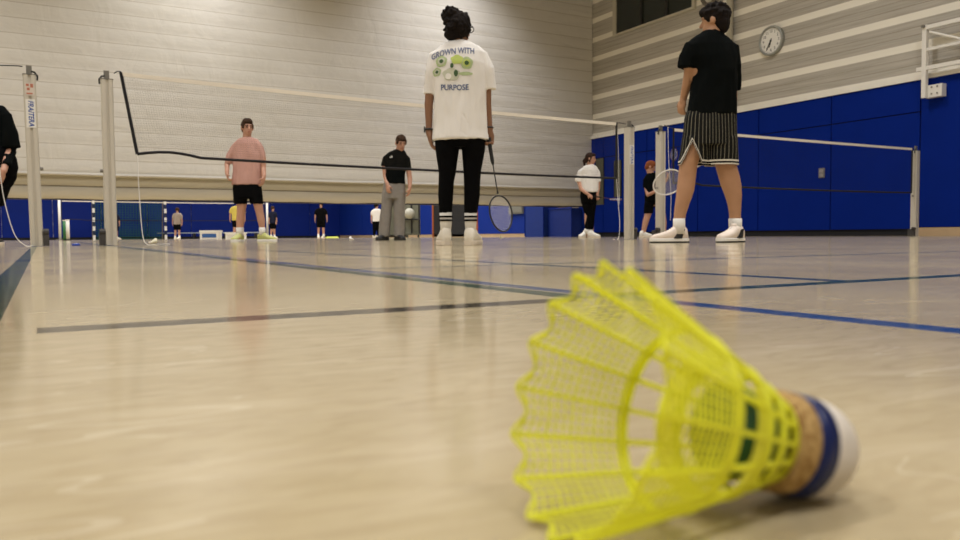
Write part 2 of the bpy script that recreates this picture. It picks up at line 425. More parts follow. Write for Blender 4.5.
ya, yb = on_x(543.5, 230, 13.6).y, on_x(525, 230, 13.6).y
wall_pad(ya, yb, 13.6, 1.1, 'padded_block', mat('blue_block', (.007, .03, .21), .55, .3, var=.1), 'tall blue padded block standing upright under the curtain, right of the lowered racket head', 'padded block')
wall_pad(18.75, ya-.06, 13.75, .86, 'crash_mat', mat('blue_crash_mat', (.006, .024, .19), .55, .3, var=.12), 'long low blue crash mat standing on edge behind the person in white at the corner', 'crash mat')
for i, (px, col, w, h, nm, lb) in enumerate(((549, (.02, .015, .02), .16, .10, 'sports_bag', 'small dark bag on the left end of the blue crash mat'),
        (563, (.06, .03, .025), .20, .09, 'rolled_towel', 'rolled dark towel on top of the blue crash mat'), (575, (.5, .45, .4), .12, .07, 'folded_shirt', 'folded pale shirt on top of the blue crash mat near the person in white'))):
    q = on_x(px, 209, 13.93); mb = MB(); mb.loft([((0, 0, 0), (1, 0, 0), (0, 1, 0), w, .09), ((0, 0, h*.6), (1, 0, 0), (0, 1, 0), w*.95, .085), ((0, 0, h), (1, 0, 0), (0, 1, 0), w*.6, .05)], 14, 3)
    o = mb.build(nm, mat(nm+'_cloth', col, .8, var=.2), smooth=True); o.location = (13.93, q.y, .865); o.rotation_euler.z = PI/2
    tag(o, lb, {'sports_bag': 'bag', 'rolled_towel': 'towel', 'folded_shirt': 'shirt'}[nm])
    if nm == 'sports_bag':
        mb = MB(); mb.tube([(-.1, 0, h*.8), (-.06, 0, h*1.5), (.06, 0, h*1.5), (.1, 0, h*.8)], .012, 6); mb.build('handle', m_dark, o)
a = on_x(510, 205, XR-.06); b = on_x(524, 213.5, XR-.06)
mb = MB(); mb.box((XR-.12, b.y, b.z), (XR-.06, a.y, a.z)); o = mb.build('wall_box', mat('grey_box', (.15, .15, .14), .6)); tag(o, 'grey flat box fixed to the far blue side wall, just above the racket head', 'wall box')
mb = MB(); mb.box((XR-.13, b.y+.05, b.z+.05), (XR-.12, a.y-.05, a.z-.05)); mb.build('cover', mat('grey_cover', (.19, .19, .17), .5), o)

# clock
cp = on_x(772.5, 41, XR); clock = empty('wall_clock', (XR, cp.y, cp.z), 'round white wall clock with grey rim on the boarded wall', 'clock')
clock.rotation_euler = (0, -PI/2, 0)      # local +z points into the hall (-x), local y is along y, local x is up
def lat(rs, n=40): return [[(r*math.cos(2*PI*j/n), r*math.sin(2*PI*j/n), z) for j in range(n)] for r, z in rs]
mb = MB(); mb.rings(lat([(.275, .0), (.325, .0), (.325, .06), (.315, .085), (.285, .08), (.275, .05)]), False); mb.build('rim', mat('grey_rim', (.33, .34, .32), .4, metal=.3), clock, True)
mb = MB(); mb.rings(lat([(.275, .0), (.275, .05)])); mb.build('dial', mat('white_dial', (.82, .81, .78), .5), clock)
mk = MB()
for i in range(60):
    a = 2*PI*i/60; r0 = .245; L = .022 if i % 5 else .0; w = .003
    if L:
        u = Vector((math.cos(a), math.sin(a), 0)); v = Vector((-u.y, u.x, 0))
        mk.add([u*r0 - v*w + ZV*.052, u*r0 + v*w + ZV*.052, u*(r0+L) + v*w + ZV*.052, u*(r0+L) - v*w + ZV*.052], [(0, 1, 2, 3)])
mk.build('minute_marking', mat('grey_marks', (.22, .22, .23), .6), clock)
allv = MB()
for h in range(1, 13):
    me = text_mesh(str(h), .085, .002); a = 2*PI*h/12
    # clockwise seen from the hall: up = +x local, viewer's right = -y local ... viewer looks along +x world, right is -y
    cx, cy = .205*math.cos(a), -.205*math.sin(a)
    allv.add([(cx + v.co.y, cy - v.co.x, .0525) for v in me.vertices], [tuple(p.vertices) for p in me.polygons])
allv.build('numeral_print', mat('grey_numerals', (.2, .2, .21), .6), clock)
def hand(ang, L, w, zz, nm):
    u = Vector((math.cos(ang), -math.sin(ang), 0)); v = Vector((-u.y, u.x, 0))
    q = MB(); pts = [u*-.05 - v*w, u*-.05 + v*w, u*L + v*w*.7, u*L - v*w*.7]
    q.rings([[p + ZV*zz for p in pts], [p + ZV*(zz+.006) for p in pts]]); q.build(nm, m_dark, clock)
hand(2*PI*(6.6/12), .15, .013, .055, 'hour_hand'); hand(2*PI*(35/60), .22, .009, .064, 'minute_hand')
mb = MB(); mb.rings(lat([(.016, .05), (.016, .075)], 14)); mb.build('hub', m_dark, clock)

# folded basketball frame on the right wall
bx = XR - .22
def bp(px, py): q = on_x(px, py, bx); return (bx, q.y, q.z)
hoop = empty('hoop_frame', (XR-.06, on_x(925, 97, bx).y, 2.55), 'white steel basketball frame folded flat against the right wall', 'basketball frame')
org = Vector(hoop.location)
def seg(nm, pts, r, m=m_white, sq=True):
    q = MB(); P_ = [Vector(p) - org for p in pts]
    q.tube(P_, r, 4 if sq else 8); return q.build(nm, m, hoop)
y1 = on_x(925, 60, bx).y; zt = on_x(925, 28, bx).z; zb = on_x(925, 98, bx).z; y2 = y1 - 2.1
zt2 = on_x(925, 50, bx).z; z3 = on_x(925, 68.5, bx).z
seg('post', [(bx, y1, zb), (bx, y1, zt+.05)], .055); seg('post', [(bx, y1-.72, z3-.05), (bx, y1-.72, zt+.4)], .05); 
seg('top_arm', [(bx, y1+.04, zt), (bx, y2, zt)], .05); seg('middle_arm', [(bx, y1, zt2), (bx, y2, zt2)], .036)
seg('lower_arm', [(bx, y1+.14, z3), (bx, y2, z3)], .048); seg('brace', [(bx+.02, y1-.06, zt-.08), (bx+.02, y1-1.0, zt-.5)], .022, sq=False)
mb = MB(); mb.box((bx+.02-org.x, y1-.30-org.y, zb-org.z), (XR-.06-org.x, y1+.02-org.y, zb+.22-org.z)); br = mb.build('wall_bracket', m_white, hoop)
mb = MB()
for dy, dz in ((-.22, .06), (-.22, .18), (-.12, .06), (-.12, .18)): mb.tube([(bx+.02-org.x, y1+dy-org.y, zb+dz-org.z), (bx+.005-org.x, y1+dy-org.y, zb+dz-org.z)], .014, 8)
mb.build('bolts', m_steel, br)
mb = MB(); mb.tube([(bx-.08-org.x, y1+.01-org.y, zt+.02-org.z), (bx+.02-org.x, y1+.01-org.y, zt+.02-org.z)], .03, 10); mb.build('pivot_pin', m_steel, hoop)

# ------------------------------------------------------------------ net posts and nets
NY = 7.85
m_sticker = mat('white_sticker', (.74, .72, .68), .5); m_blue_ink = mat('blue_ink', (.04, .09, .33), .5); m_red_ink = mat('red_ink', (.45, .16, .10), .5)
def net_post(x, y, h, label, side, sticker=False, lean=0.0):
    t = empty('net_post', (x, y, 0), label, 'net post', 'badminton net posts'); t.rotation_euler = (0, lean, 0)
    w = .05; q = MB(); c = .009
    pts = [(-w, -w+c), (-w+c, -w), (-.012, -w), (-.012, -w+.012), (.012, -w+.012), (.012, -w), (w-c, -w), (w, -w+c), (w, w-c), (w-c, w), (-w+c, w), (-w, w-c)]
    q.rings([[(a, b, 0.004) for a, b in pts], [(a, b, h) for a, b in pts]]); q.build('upright', m_alu, t)
    q = MB(); q.box((-.052, -.052, h), (.052, .052, h+.008)); q.build('cap', m_steel, t)
    q = MB(); q.box((-.022, -.015, h+.008), (.022, .015, h+.085)); hk = q.build('hook', m_steel, t)
    q = MB(); q.tube([(side*.018, -.01, h+.035), (side*.04, -.02, h+.03), (side*.062, -.02, h-.0), (side*.060, -.02, h-.04)], .0085, 6); q.build('cord_knot', m_dark, hk)
    q = MB(); q.box((side*.05, -.05, .004), (side*.095, .06, .12)); q.tube([(side*.05, -.03, .125), (side*.095, -.03, .125)], .03, 12)
    q.build('foot_clamp', mat('clamp_grey', (.055, .05, .048), .5), t)
    q = MB(); q.tube([(side*.05, 0, .68), (side*.075, 0, .68)], .014, 8); q.build('side_knob', m_steel, t)
    if sticker:
        top, bot = sticker; q = MB(); q.box((-.036, -w-.0025, bot), (.036, -w-.0005, top)); st = q.build('sticker', m_sticker, t)
        me = text_mesh('FRAITERA', .058, .0012, .2); L = max(v.co.x for v in me.vertices)*2
        for v in me.vertices: x0, y0 = v.co.x, v.co.y; v.co = (y0, -w-.0032, (top+bot)/2 - x0*(top-bot)*.92/L)
        link('lettering', me, m_blue_ink, st)
    return t
p1 = net_post(-.03, NY, 1.485, 'pale aluminium net post with blue lettered sticker, nearest the left edge', 1, (1.275, 1.03), -.012)
q = MB(); q.box((-.034, -.0525, 1.305), (.034, -.0505, 1.415)); o = q.build('sticker', mat('pale_sticker', (.62, .55, .49), .5), p1)
q = MB(); q.box((-.028, -.0535, 1.385), (-.006, -.0525, 1.405)); q.box((.004, -.0535, 1.375), (.026, -.0525, 1.407)); q.box((-.022, -.0535, 1.35), (.0, -.0525, 1.373)); q.box((-.026, -.0535, 1.317), (.02, -.0525, 1.33)); q.build('red_print', m_red_ink, o)
net_post(.56, NY, 1.50, 'plain pale aluminium net post just left of the slack end of the near net', -1)
net_post(6.68, NY, 1.45, 'aluminium net post at the right end of the near net, beside the person in white', 1, (1.22, .97))
net_post(7.22, NY, 1.425, 'aluminium net post behind the tall player, in front of the red-haired player', -1)
net_post(12.94, NY, 1.44, 'aluminium net post at the far right end, against the blue mats', -1)

m_netb = mat('net_twine_black', (.012, .012, .014), .9)
def badminton_net(x0, x1, y, label, zc, zend, zb0, zb1, slant0, slant1, mesh_m, step=.022, zr=None):
    t = empty('badminton_net', ((x0+x1)/2, y, 0), label, 'net', 'badminton nets'); cx = (x0+x1)/2
    zr_ = zend if zr is None else zr
    def top(s): return zend + (zr_-zend)*s + (zc-zend)*(1-(2*s-1)**2)
    def bot(s): return zb0 + (zb1-zb0)*s - .018*math.sin(PI*s) + (.035*math.sin(min(1, s/.10)*PI) if s < .1 else 0)
    def P_(s, r):                         # r: 0 bottom, 1 top
        xa = x0 + slant0*(1-r); xb = x1 - slant1*(1-r)
        return Vector((xa + (xb-xa)*s - cx, .015*math.sin(s*9)*(1-r), bot(s) + (top(s)-bot(s))*r))
    q = MB(); n = int((x1-x0)/step); w = .00042
    for i in range(1, n):
        a, b = P_(i/n, 0), P_(i/n, .97); q.add([a + Vector((-w, 0, 0)), a + Vector((w, 0, 0)), b + Vector((w, 0, 0)), b + Vector((-w, 0, 0))], [(0, 1, 2, 3)])
    k = int(.74/step)
    for j in range(1, k):
        r = j/k*.97; pp = [P_(i/16, r) for i in range(17)]
        q.add([p + Vector((0, 0, -w)) for p in pp] + [p + Vector((0, 0, w)) for p in pp], [(i, i+1, 18+i, 17+i) for i in range(16)])
    q.build('netting', mesh_m, t)
    q = MB(); pp = [P_(i/40, 1) for i in range(41)]
    q.rings([[p + Vector((0, -.006, -.036)), p + Vector((0, .006, -.036)), p + Vector((0, .008, .0)), p + Vector((0, -.008, .0))] for p in pp]); q.build('top_tape', m_tape, t)
    q = MB(); q.tube([P_(i/60, 0) for i in range(61)], .0135, 8); q.build('bottom_cord', m_bcord, t)
    for s in (0, 1):
        q = MB(); q.tube([P_(s, i/8) for i in range(9)], .015, 6); q.build('side_band', m_bcord, t)
    return t, P_, cx
def cord(t, pts, cx, y, r=.004, m=m_cord, nm='tie_cord'):
    P_ = [Vector((p[0]-cx, p[1]-y, p[2])) for p in pts]
    # smooth by Catmull-Rom
    out = []
    for i in range(len(P_)-1):
        a, b, c, d = P_[max(i-1, 0)], P_[i], P_[i+1], P_[min(i+2, len(P_)-1)]
        for k in range(8):
            u = k/8; out.append(.5*((2*b) + (c-a)*u + (2*a-5*b+4*c-d)*u*u + (3*b-a-3*c+d)*u**3))
    out.append(P_[-1]); q = MB(); q.tube(out, r, 6); q.build(nm, m, t, True)
tA, PA, cA = badminton_net(.68, 6.47, NY, 'near badminton net with white tape and slack black lower cord, spanning the picture centre', 1.57, 1.585, .845, .79, .12, .0, m_netm, zr=1.50)
cord(tA, [(.622, NY-.02, 1.565), (.65, NY-.02, 1.585), (.68, NY, 1.59)], cA, NY, .005, m_dark)
cord(tA, [(.80, NY, .845), (.805, NY-.02, .5), (.82, NY-.05, .12), (.85, NY-.1, .012), (.95, NY-.15, .008), (1.05, NY-.1, .008)], cA, NY)
cord(tA, [(6.47, NY, .80), (6.48, NY-.02, .5), (6.44, NY-.1, .2), (6.40, NY-.12, .01), (6.3, NY-.14, .008)], cA, NY)
cord(tA, [(6.47, NY, 1.48), (6.49, NY-.01, 1.2), (6.50, NY-.01, .8), (6.5, NY-.02, .45)], cA, NY, .003)
cord(tA, [(6.47, NY, 1.50), (6.54, NY, 1.50), (6.625, NY, 1.49)], cA, NY, .005, m_dark)
tB, PB, cB = badminton_net(7.45, 12.84, NY, 'badminton net behind the tall player, hung across the blue mats', 1.48, 1.485, .745, .735, .0, .0, m_netb)
cord(tB, [(7.28, NY, 1.52), (7.35, NY, 1.50), (7.45, NY, 1.485)], cB, NY, .005, m_dark)
cord(tB, [(7.33, NY-.02, 1.5), (7.34, NY-.03, 1.0), (7.36, NY-.05, .6), (7.34, NY-.06, .25)], cB, NY)
tC, PC, cC = badminton_net(-6.3, -.285, NY, 'badminton net ending at the extreme left edge, beside the person in black', 1.54, 1.56, .82, .80, .0, .02, m_netb)
cord(tC, [(-.30, NY-.03, .84), (-.27, NY-.05, .45), (-.20, NY-.08, .12), (-.12, NY-.1, .012), (-.06, NY-.12, .008)], cC, NY)
cord(tC, [(-.285, NY, 1.55), (-.16, NY, 1.56), (-.095, NY, 1.56)], cC, NY, .005, m_dark)

# court beyond the curtain: a second net, a handball goal, boxes, bench
m_netf = mat('net_twine_far', (.03, .03, .05), .9)
tD, PD, cD = badminton_net(.75, 8.75, 35, 'distant badminton net seen below the curtain, in the court beyond', 1.56, 1.57, .80, .80, 0, 0, m_netf, .05)
for (x, lb) in ((.67, 'slim white post of the distant net seen between the two near left posts'), (8.86, 'slim white post of the distant net between the legs of the player in pink')):
    t = empty('slim_net_post', (x, 35, 0), lb, 'net post', 'posts of the distant net')
    q = MB(); q.tube([(0, 0, .02), (0, 0, 1.62)], .05, 10); q.build('upright', m_white, t, True)
    q = MB(); q.box((-.14, -.2, 0), (.14, .2, .04)); q.build('base_plate', m_steel, t)
def goal():
    gx0, gx1, gy = 2.07, 5.05, 38.5
    t = empty('handball_goal', ((gx0+gx1)/2, gy, 0), 'handball goal with banded posts and dark net at the far blue wall', 'goal'); c = (gx0+gx1)/2
    mw, mk = m_white, mat('dark_goal_band', (.012, .02, .06), .5)
    for x in (gx0, gx1):
        q = MB(); q.box((x-c-.05, -.05, 0), (x-c+.05, .05, 2.0)); pt = q.build('goal_post', mw, t)
        b = MB()
        for k in range(5): b.box((x-c-.052, -.052, .2+.4*k), (x-c+.052, .052, .4+.4*k))
        b.build('stripe', mk, pt)
        b = MB(); b.tube([(x-c, 0, 1.98), (x-c, .8, 1.7), (x-c, 1.2, .03)], .03, 6); b.build('net_bracket', m_steel, t)
    q = MB(); q.box((gx0-c-.05, -.05, 2.0), (gx1-c+.05, .05, 2.1)); q.build('crossbar', mw, t)
    q = MB(); w = .012
    n = 26
    for i in range(n+1):
        x = gx0-c + (gx1-gx0)*i/n
        for (a, b) in (((x, .8, 1.7), (x, 1.2, .03)), ((x, 0, 2.0), (x, .8, 1.7))):
            a, b = Vector(a), Vector(b); q.add([a-Vector((w, 0, 0)), a+Vector((w, 0, 0)), b+Vector((w, 0, 0)), b-Vector((w, 0, 0))], [(0, 1, 2, 3)])
    for j in range(16):
        f = j/15; yy, zz = .8+.4*f, 1.7-1.67*f
        q.add([(gx0-c, yy, zz-w), (gx1-c, yy, zz-w), (gx1-c, yy, zz+w), (gx0-c, yy, zz+w)], [(0, 1, 2, 3)])
    q.build('goal_netting', mat('green_goal_net', (.02, .10, .09), .8), t)
goal()
def crate(px0, px1, py0, d, label, front):
    a, b = at_depth(px0, 239, d), at_depth(px1, 239, d); w = (b-a).length; h = at_depth(px0, py0, d).z
    t = empty('equipment_box', (a.x, a.y, 0), label, 'box', 'boxes on the far court', -YAW)
    q = MB(); q.box((0, 0, 0.0), (w, .4, h*.80)); q.build('body', m_white, t)
    q = MB(); q.box((-.02, -.02, h*.80), (w+.02, .42, h)); q.build('lid', m_white, t)
    q = MB(); q.box((w*.12, -.012, h*.18), (w*.88, 0, h*.62)); q.build('front_panel', front, t)
crate(200, 218.5, 230.5, 30, 'white box with dark blue front strip standing by the far blue wall', mat('blue_strip', (.03, .10, .30), .5))
crate(225.5, 243, 232.5, 27, 'plain white box behind the feet of the player in pink', mat('offwhite_panel', (.66, .63, .58), .6))
a, b = at_depth(158, 239, 37.2), at_depth(262, 239, 37.2)
t = empty('gym_bench', (a.x, a.y, 0), 'long low bench with pale top along the far blue wall', 'bench', None, math.atan2(b.y-a.y, b.x-a.x)); w = (b-a).length
q = MB(); q.box((0, -.12, .26), (w, .12, .31)); q.build('bench_top', mat('pale_bench', (.30, .34, .42), .5), t)
for x in (.3, w*.35, w*.65, w-.3):
    q = MB(); q.box((x-.04, -.11, 0), (x+.04, .11, .26)); q.build('leg', m_dark, t)
def simple_tube(px, py0, d, r, m, name, label, cat, capm):
    a = at_depth(px, 239, d); h = at_depth(px, py0, d).z
    o = MB(); o.tube([(0, 0, .02), (0, 0, h)], r, 12); ob = o.build(name, m, smooth=True); ob.location = (a.x, a.y, 0); tag(ob, label, cat)
    o = MB(); o.tube([(0, 0, h), (0, 0, h+.03)], r*1.1, 12); o.build('lid', capm, ob)
    o = MB(); o.tube([(0, 0, 0), (0, 0, .03)], r*1.6, 12); o.build('base', m_dark, ob)
simple_tube(64.7, 221, 24, .045, mat('green_tube', (.03, .16, .05), .5), 'marker_pole', 'short green marker pole on the far court near the left posts', 'pole', m_white)
simple_tube(68, 220.5, 24.5, .055, m_white, 'marker_pole', 'short white marker pole standing next to the green one', 'pole', m_white)
# a flat blue lid on the floor near the posts
p = at_depth(76, 245.6, 7.2); q = MB()
q.rings(lat([(.030, .001), (.034, .002), (.034, .016), (.031, .019), (.012, .019)], 24)); o = q.build('plastic_lid', mat('blue_plastic', (.02, .07, .5), .4), smooth=True); o.location = (p.x, p.y, 0)
tag(o, 'small round blue plastic lid lying on the floor between the left posts', 'lid')
q = MB(); q.rings(lat([(.012, .019), (.011, .022)], 16)); q.build('lid_button', m_white, o)
# yellow marker strip near the distant player
a = at_depth(325, 239, 30); q = MB(); q.loft([((0, 0, 0.0), (1, 0, 0), (0, 1, 0), .26, .09), ((0, 0, .04), (1, 0, 0), (0, 1, 0), .25, .08), ((0, 0, .06), (1, 0, 0), (0, 1, 0), .2, .05)], 16, 3)
o = q.build('marker_strip', mat('yellow_green_strip', (.62, .68, .12), .6), smooth=True); o.location = (a.x+.25, a.y-.1, 0); o.rotation_euler.z = -YAW
tag(o, 'flat yellow-green marker strip on the floor beside the distant player in black', 'marker')

# ------------------------------------------------------------------ shuttlecocks
m_yel = NB('yellow_nylon')
nt = m_yel.nt; m_yel.b.inputs['Base Color'].default_value = (.88, .88, .07, 1); m_yel.set(.4, .4)
tl = nt.nodes.new('ShaderNodeBsdfTranslucent'); tl.inputs[0].default_value = (.98, .98, .14, 1)
mx = nt.nodes.new('ShaderNodeMixShader'); mx.inputs[0].default_value = .5
nt.links.new(m_yel.b.outputs[0], mx.inputs[1]); nt.links.new(tl.outputs[0], mx.inputs[2]); nt.links.new(mx.outputs[0], nt.nodes['Material Output'].inputs[0]); m_yel = m_yel.m
m_web = NB('yellow_web'); nt = m_web.nt; m_web.b.inputs['Base Color'].default_value = (.82, .80, .05, 1); m_web.set(.35, .4)
tl = nt.nodes.new('ShaderNodeBsdfTranslucent'); tl.inputs[0].default_value = (.95, .93, .10, 1)
tp = nt.nodes.new('ShaderNodeBsdfTransparent'); tp.inputs[0].default_value = (1, .97, .5, 1)
mx = nt.nodes.new('ShaderNodeMixShader'); mx.inputs[0].default_value = .5; mx2 = nt.nodes.new('ShaderNodeMixShader'); mx2.inputs[0].default_value = .12
nt.links.new(m_web.b.outputs[0], mx.inputs[1]); nt.links.new(tl.outputs[0], mx.inputs[2]); nt.links.new(mx.outputs[0], mx2.inputs[1]); nt.links.new(tp.outputs[0], mx2.inputs[2]); nt.links.new(mx2.outputs[0], nt.nodes['Material Output'].inputs[0]); m_web = m_web.m
cn = NB('cork'); cn.color(cn.mix(cn.rng(cn.noise(500, 4), .4, .6), (.30, .17, .055), (.50, .33, .13))); cn.bump(cn.noise(600, 2), .3, .001); m_cork = cn.set(.8, .2)
m_kid = mat('white_leather', (.66, .60, .53), .6, .2, bump=.08, bscale=900, var=.04, vscale=60)
m_navy = mat('navy_band', (.005, .013, .085), .35, .3)
m_green = mat('dark_green_plug', (.008, .06, .025), .5)

def big_shuttle():
    """axis along local +z from cork tip (z=0) to skirt rim; metres"""
    t = bpy.data.objects.new('shuttlecock', None); C.objects.link(t); t.empty_display_size = .03
    R0 = .0131
    q = MB(); q.rings(lat([(R0*math.sin(a), R0 - R0*math.cos(a)*.98) for a in [.03+i*(PI/2-.03)/12 for i in range(13)]] + [(R0, .0165)], 40)); q.build('cork_cap', m_kid, t, True)
    q = MB(); q.rings(lat([(R0*.9, .0148), (R0*1.012, .0150), (R0*1.012, .0206), (R0*.9, .0208)], 40), False); q.build('band', m_navy, t, True)
    q = MB(); q.rings(lat([(R0*.995, .0160), (R0*.995, .0256), (R0*.96, .0264), (R0*.5, .0265)], 40)); q.build('cork_collar', m_cork, t, True)
    q = MB(); q.rings(lat([(R0*.70, .0264), (R0*.90, .0410), (R0*.4, .0420)], 24)); q.build('plug', m_green, t, True)
    Z0, L = .0262, .0562; N = 16
    def rad(u): return .0107 + .0215*u**.95
    def pl(u, f): return -.0014*math.sin(PI*(f % 1))*max(0, min(1, (u-.5)/.4))
    def P_(u, k, f=0):
        a = (k+f)*2*PI/N; r = rad(u) + pl(u, f); return Vector((r*math.cos(a), r*math.sin(a), Z0 + L*u))
    def strip(q, pts, w, th):                       # flat ribbon of box section through (u, k, f) points
        rs = []
        for i, pt in enumerate(pts):
            p = P_(*pt); rdir = Vector((p.x, p.y, 0)).normalized()
            d = P_(*pts[min(i+1, len(pts)-1)]) - P_(*pts[max(i-1, 0)]); d.normalize(); sd = d.cross(rdir).normalized()
            ww = w[i] if isinstance(w, list) else w
            rs.append([p + sd*ww + rdir*th, p - sd*ww + rdir*th, p - sd*ww - rdir*th, p + sd*ww - rdir*th])
        q.rings(rs)
    def end(f): return 1.0 - .05*math.sin(PI*f)**2
    ribs, lattice, web = MB(), MB(), MB()
    for k in range(N):
        us = [i/14 for i in range(15)]
        strip(ribs, [(u, k, 0) for u in us], [.0006 for u in us], .0005)
        for f in (.25, .5, .75):
            strip(lattice, [(.51 + (end(f)-.51)*i/6, k, f) for i in range(7)], .00022, .00012)
        nr = 13
        for j in range(nr):
            u = .535 + .415*j/(nr-1)
            strip(lattice, [(u + .03*(1-math.sin(PI*i/6))*max(0, (u-.8)/.2), k, i/6) for i in range(7)], .00032 if j % 3 else .00042, .00012)
        strip(lattice, [(end(i/10), k, i/10) for i in range(11)], .00042, .0003)
        for u, w in ((.010, .0009), (.135, .0009), (.265, .0012), (.505, .0011)):
            strip(ribs, [(u, k, i/4) for i in range(5)], w, .0005)
        vs = [P_(u, k, f) for u in (.265, .30, .33, .36) for f in (0, .5, 1)]
        web.add(vs, [(i*3+e, i*3+e+1, i*3+e+4, i*3+e+3) for i in range(3) for e in (0, 1)])
    ribs.build('ribs', m_yel, t); lattice.build('skirt_lattice', m_yel, t); web.build('skirt_web', m_web, t)
    return t, R0, Z0 + L, .0322
sh, R0, LEN, RR = big_shuttle()
tag(sh, 'bright yellow nylon shuttlecock with blue-banded cork lying close to the camera', 'shuttlecock')
def place_shuttle(o, cork_px, cork_d, head_deg):
    """cork centre on the floor below the pixel column, axis heading (deg, 0 = image right -> counter-clockwise toward away)"""
    c = at_depth(cork_px, 300, cork_d); c = Vector((c.x, c.y, R0))
    # tilt so that the rim rests on the floor: R0 + (LEN-R0)*sin(t) - RR*cos(t) = 0
    t = 0.0
    for i in range(2000):
        if R0 + (LEN-R0)*math.sin(t) - (RR+.0006)*math.cos(t) >= 0: break
        t += .0005
    h = math.radians(head_deg)
    ax = (RV*math.cos(h) + FV*math.sin(h))*math.cos(t) + ZV*math.sin(t)
    side = ZV.cross(ax).normalized(); upx = ax.cross(side)
    m = Matrix((side, upx, ax)).transposed().to_4x4() @ Matrix.Rotation(.1, 4, 'Z')
    m.translation = c - ax*R0
    o.matrix_world = m
place_shuttle(sh, 806, .2, 201)

def small_shuttle(p, ang, label, m):
    t = empty('shuttlecock', (p.x, p.y, 0), label, 'shuttlecock', None, ang)
    q = MB(); q.capsule((0, 0, .013), (.012, 0, .013), .013, .013, 10); q.build('cork_cap', m_kid, t, True)
    q = MB(); q.rings([[(x, r*math.cos(2*PI*j/12), zc + r*math.sin(2*PI*j/12)) for j in range(12)] for x, r, zc in ((.02, .011, .0145), (.08, .032, .0335))], False); q.build('skirt', m, t)
small_shuttle(at_depth(149.5, 243, 8.9), .5, 'pale shuttlecock on the floor below the left end of the near net', mat('pale_skirt', (.7, .66, .5), .6))
small_shuttle(at_depth(353, 240, 14.5), 1.9, 'white shuttlecock on the floor left of the person in grey trousers', m_white)
small_shuttle(at_depth(503.5, 238.6, 17), 2.9, 'cream shuttlecock on the floor below the dropped racket head', mat('cream_skirt', (.66, .62, .42), .6))

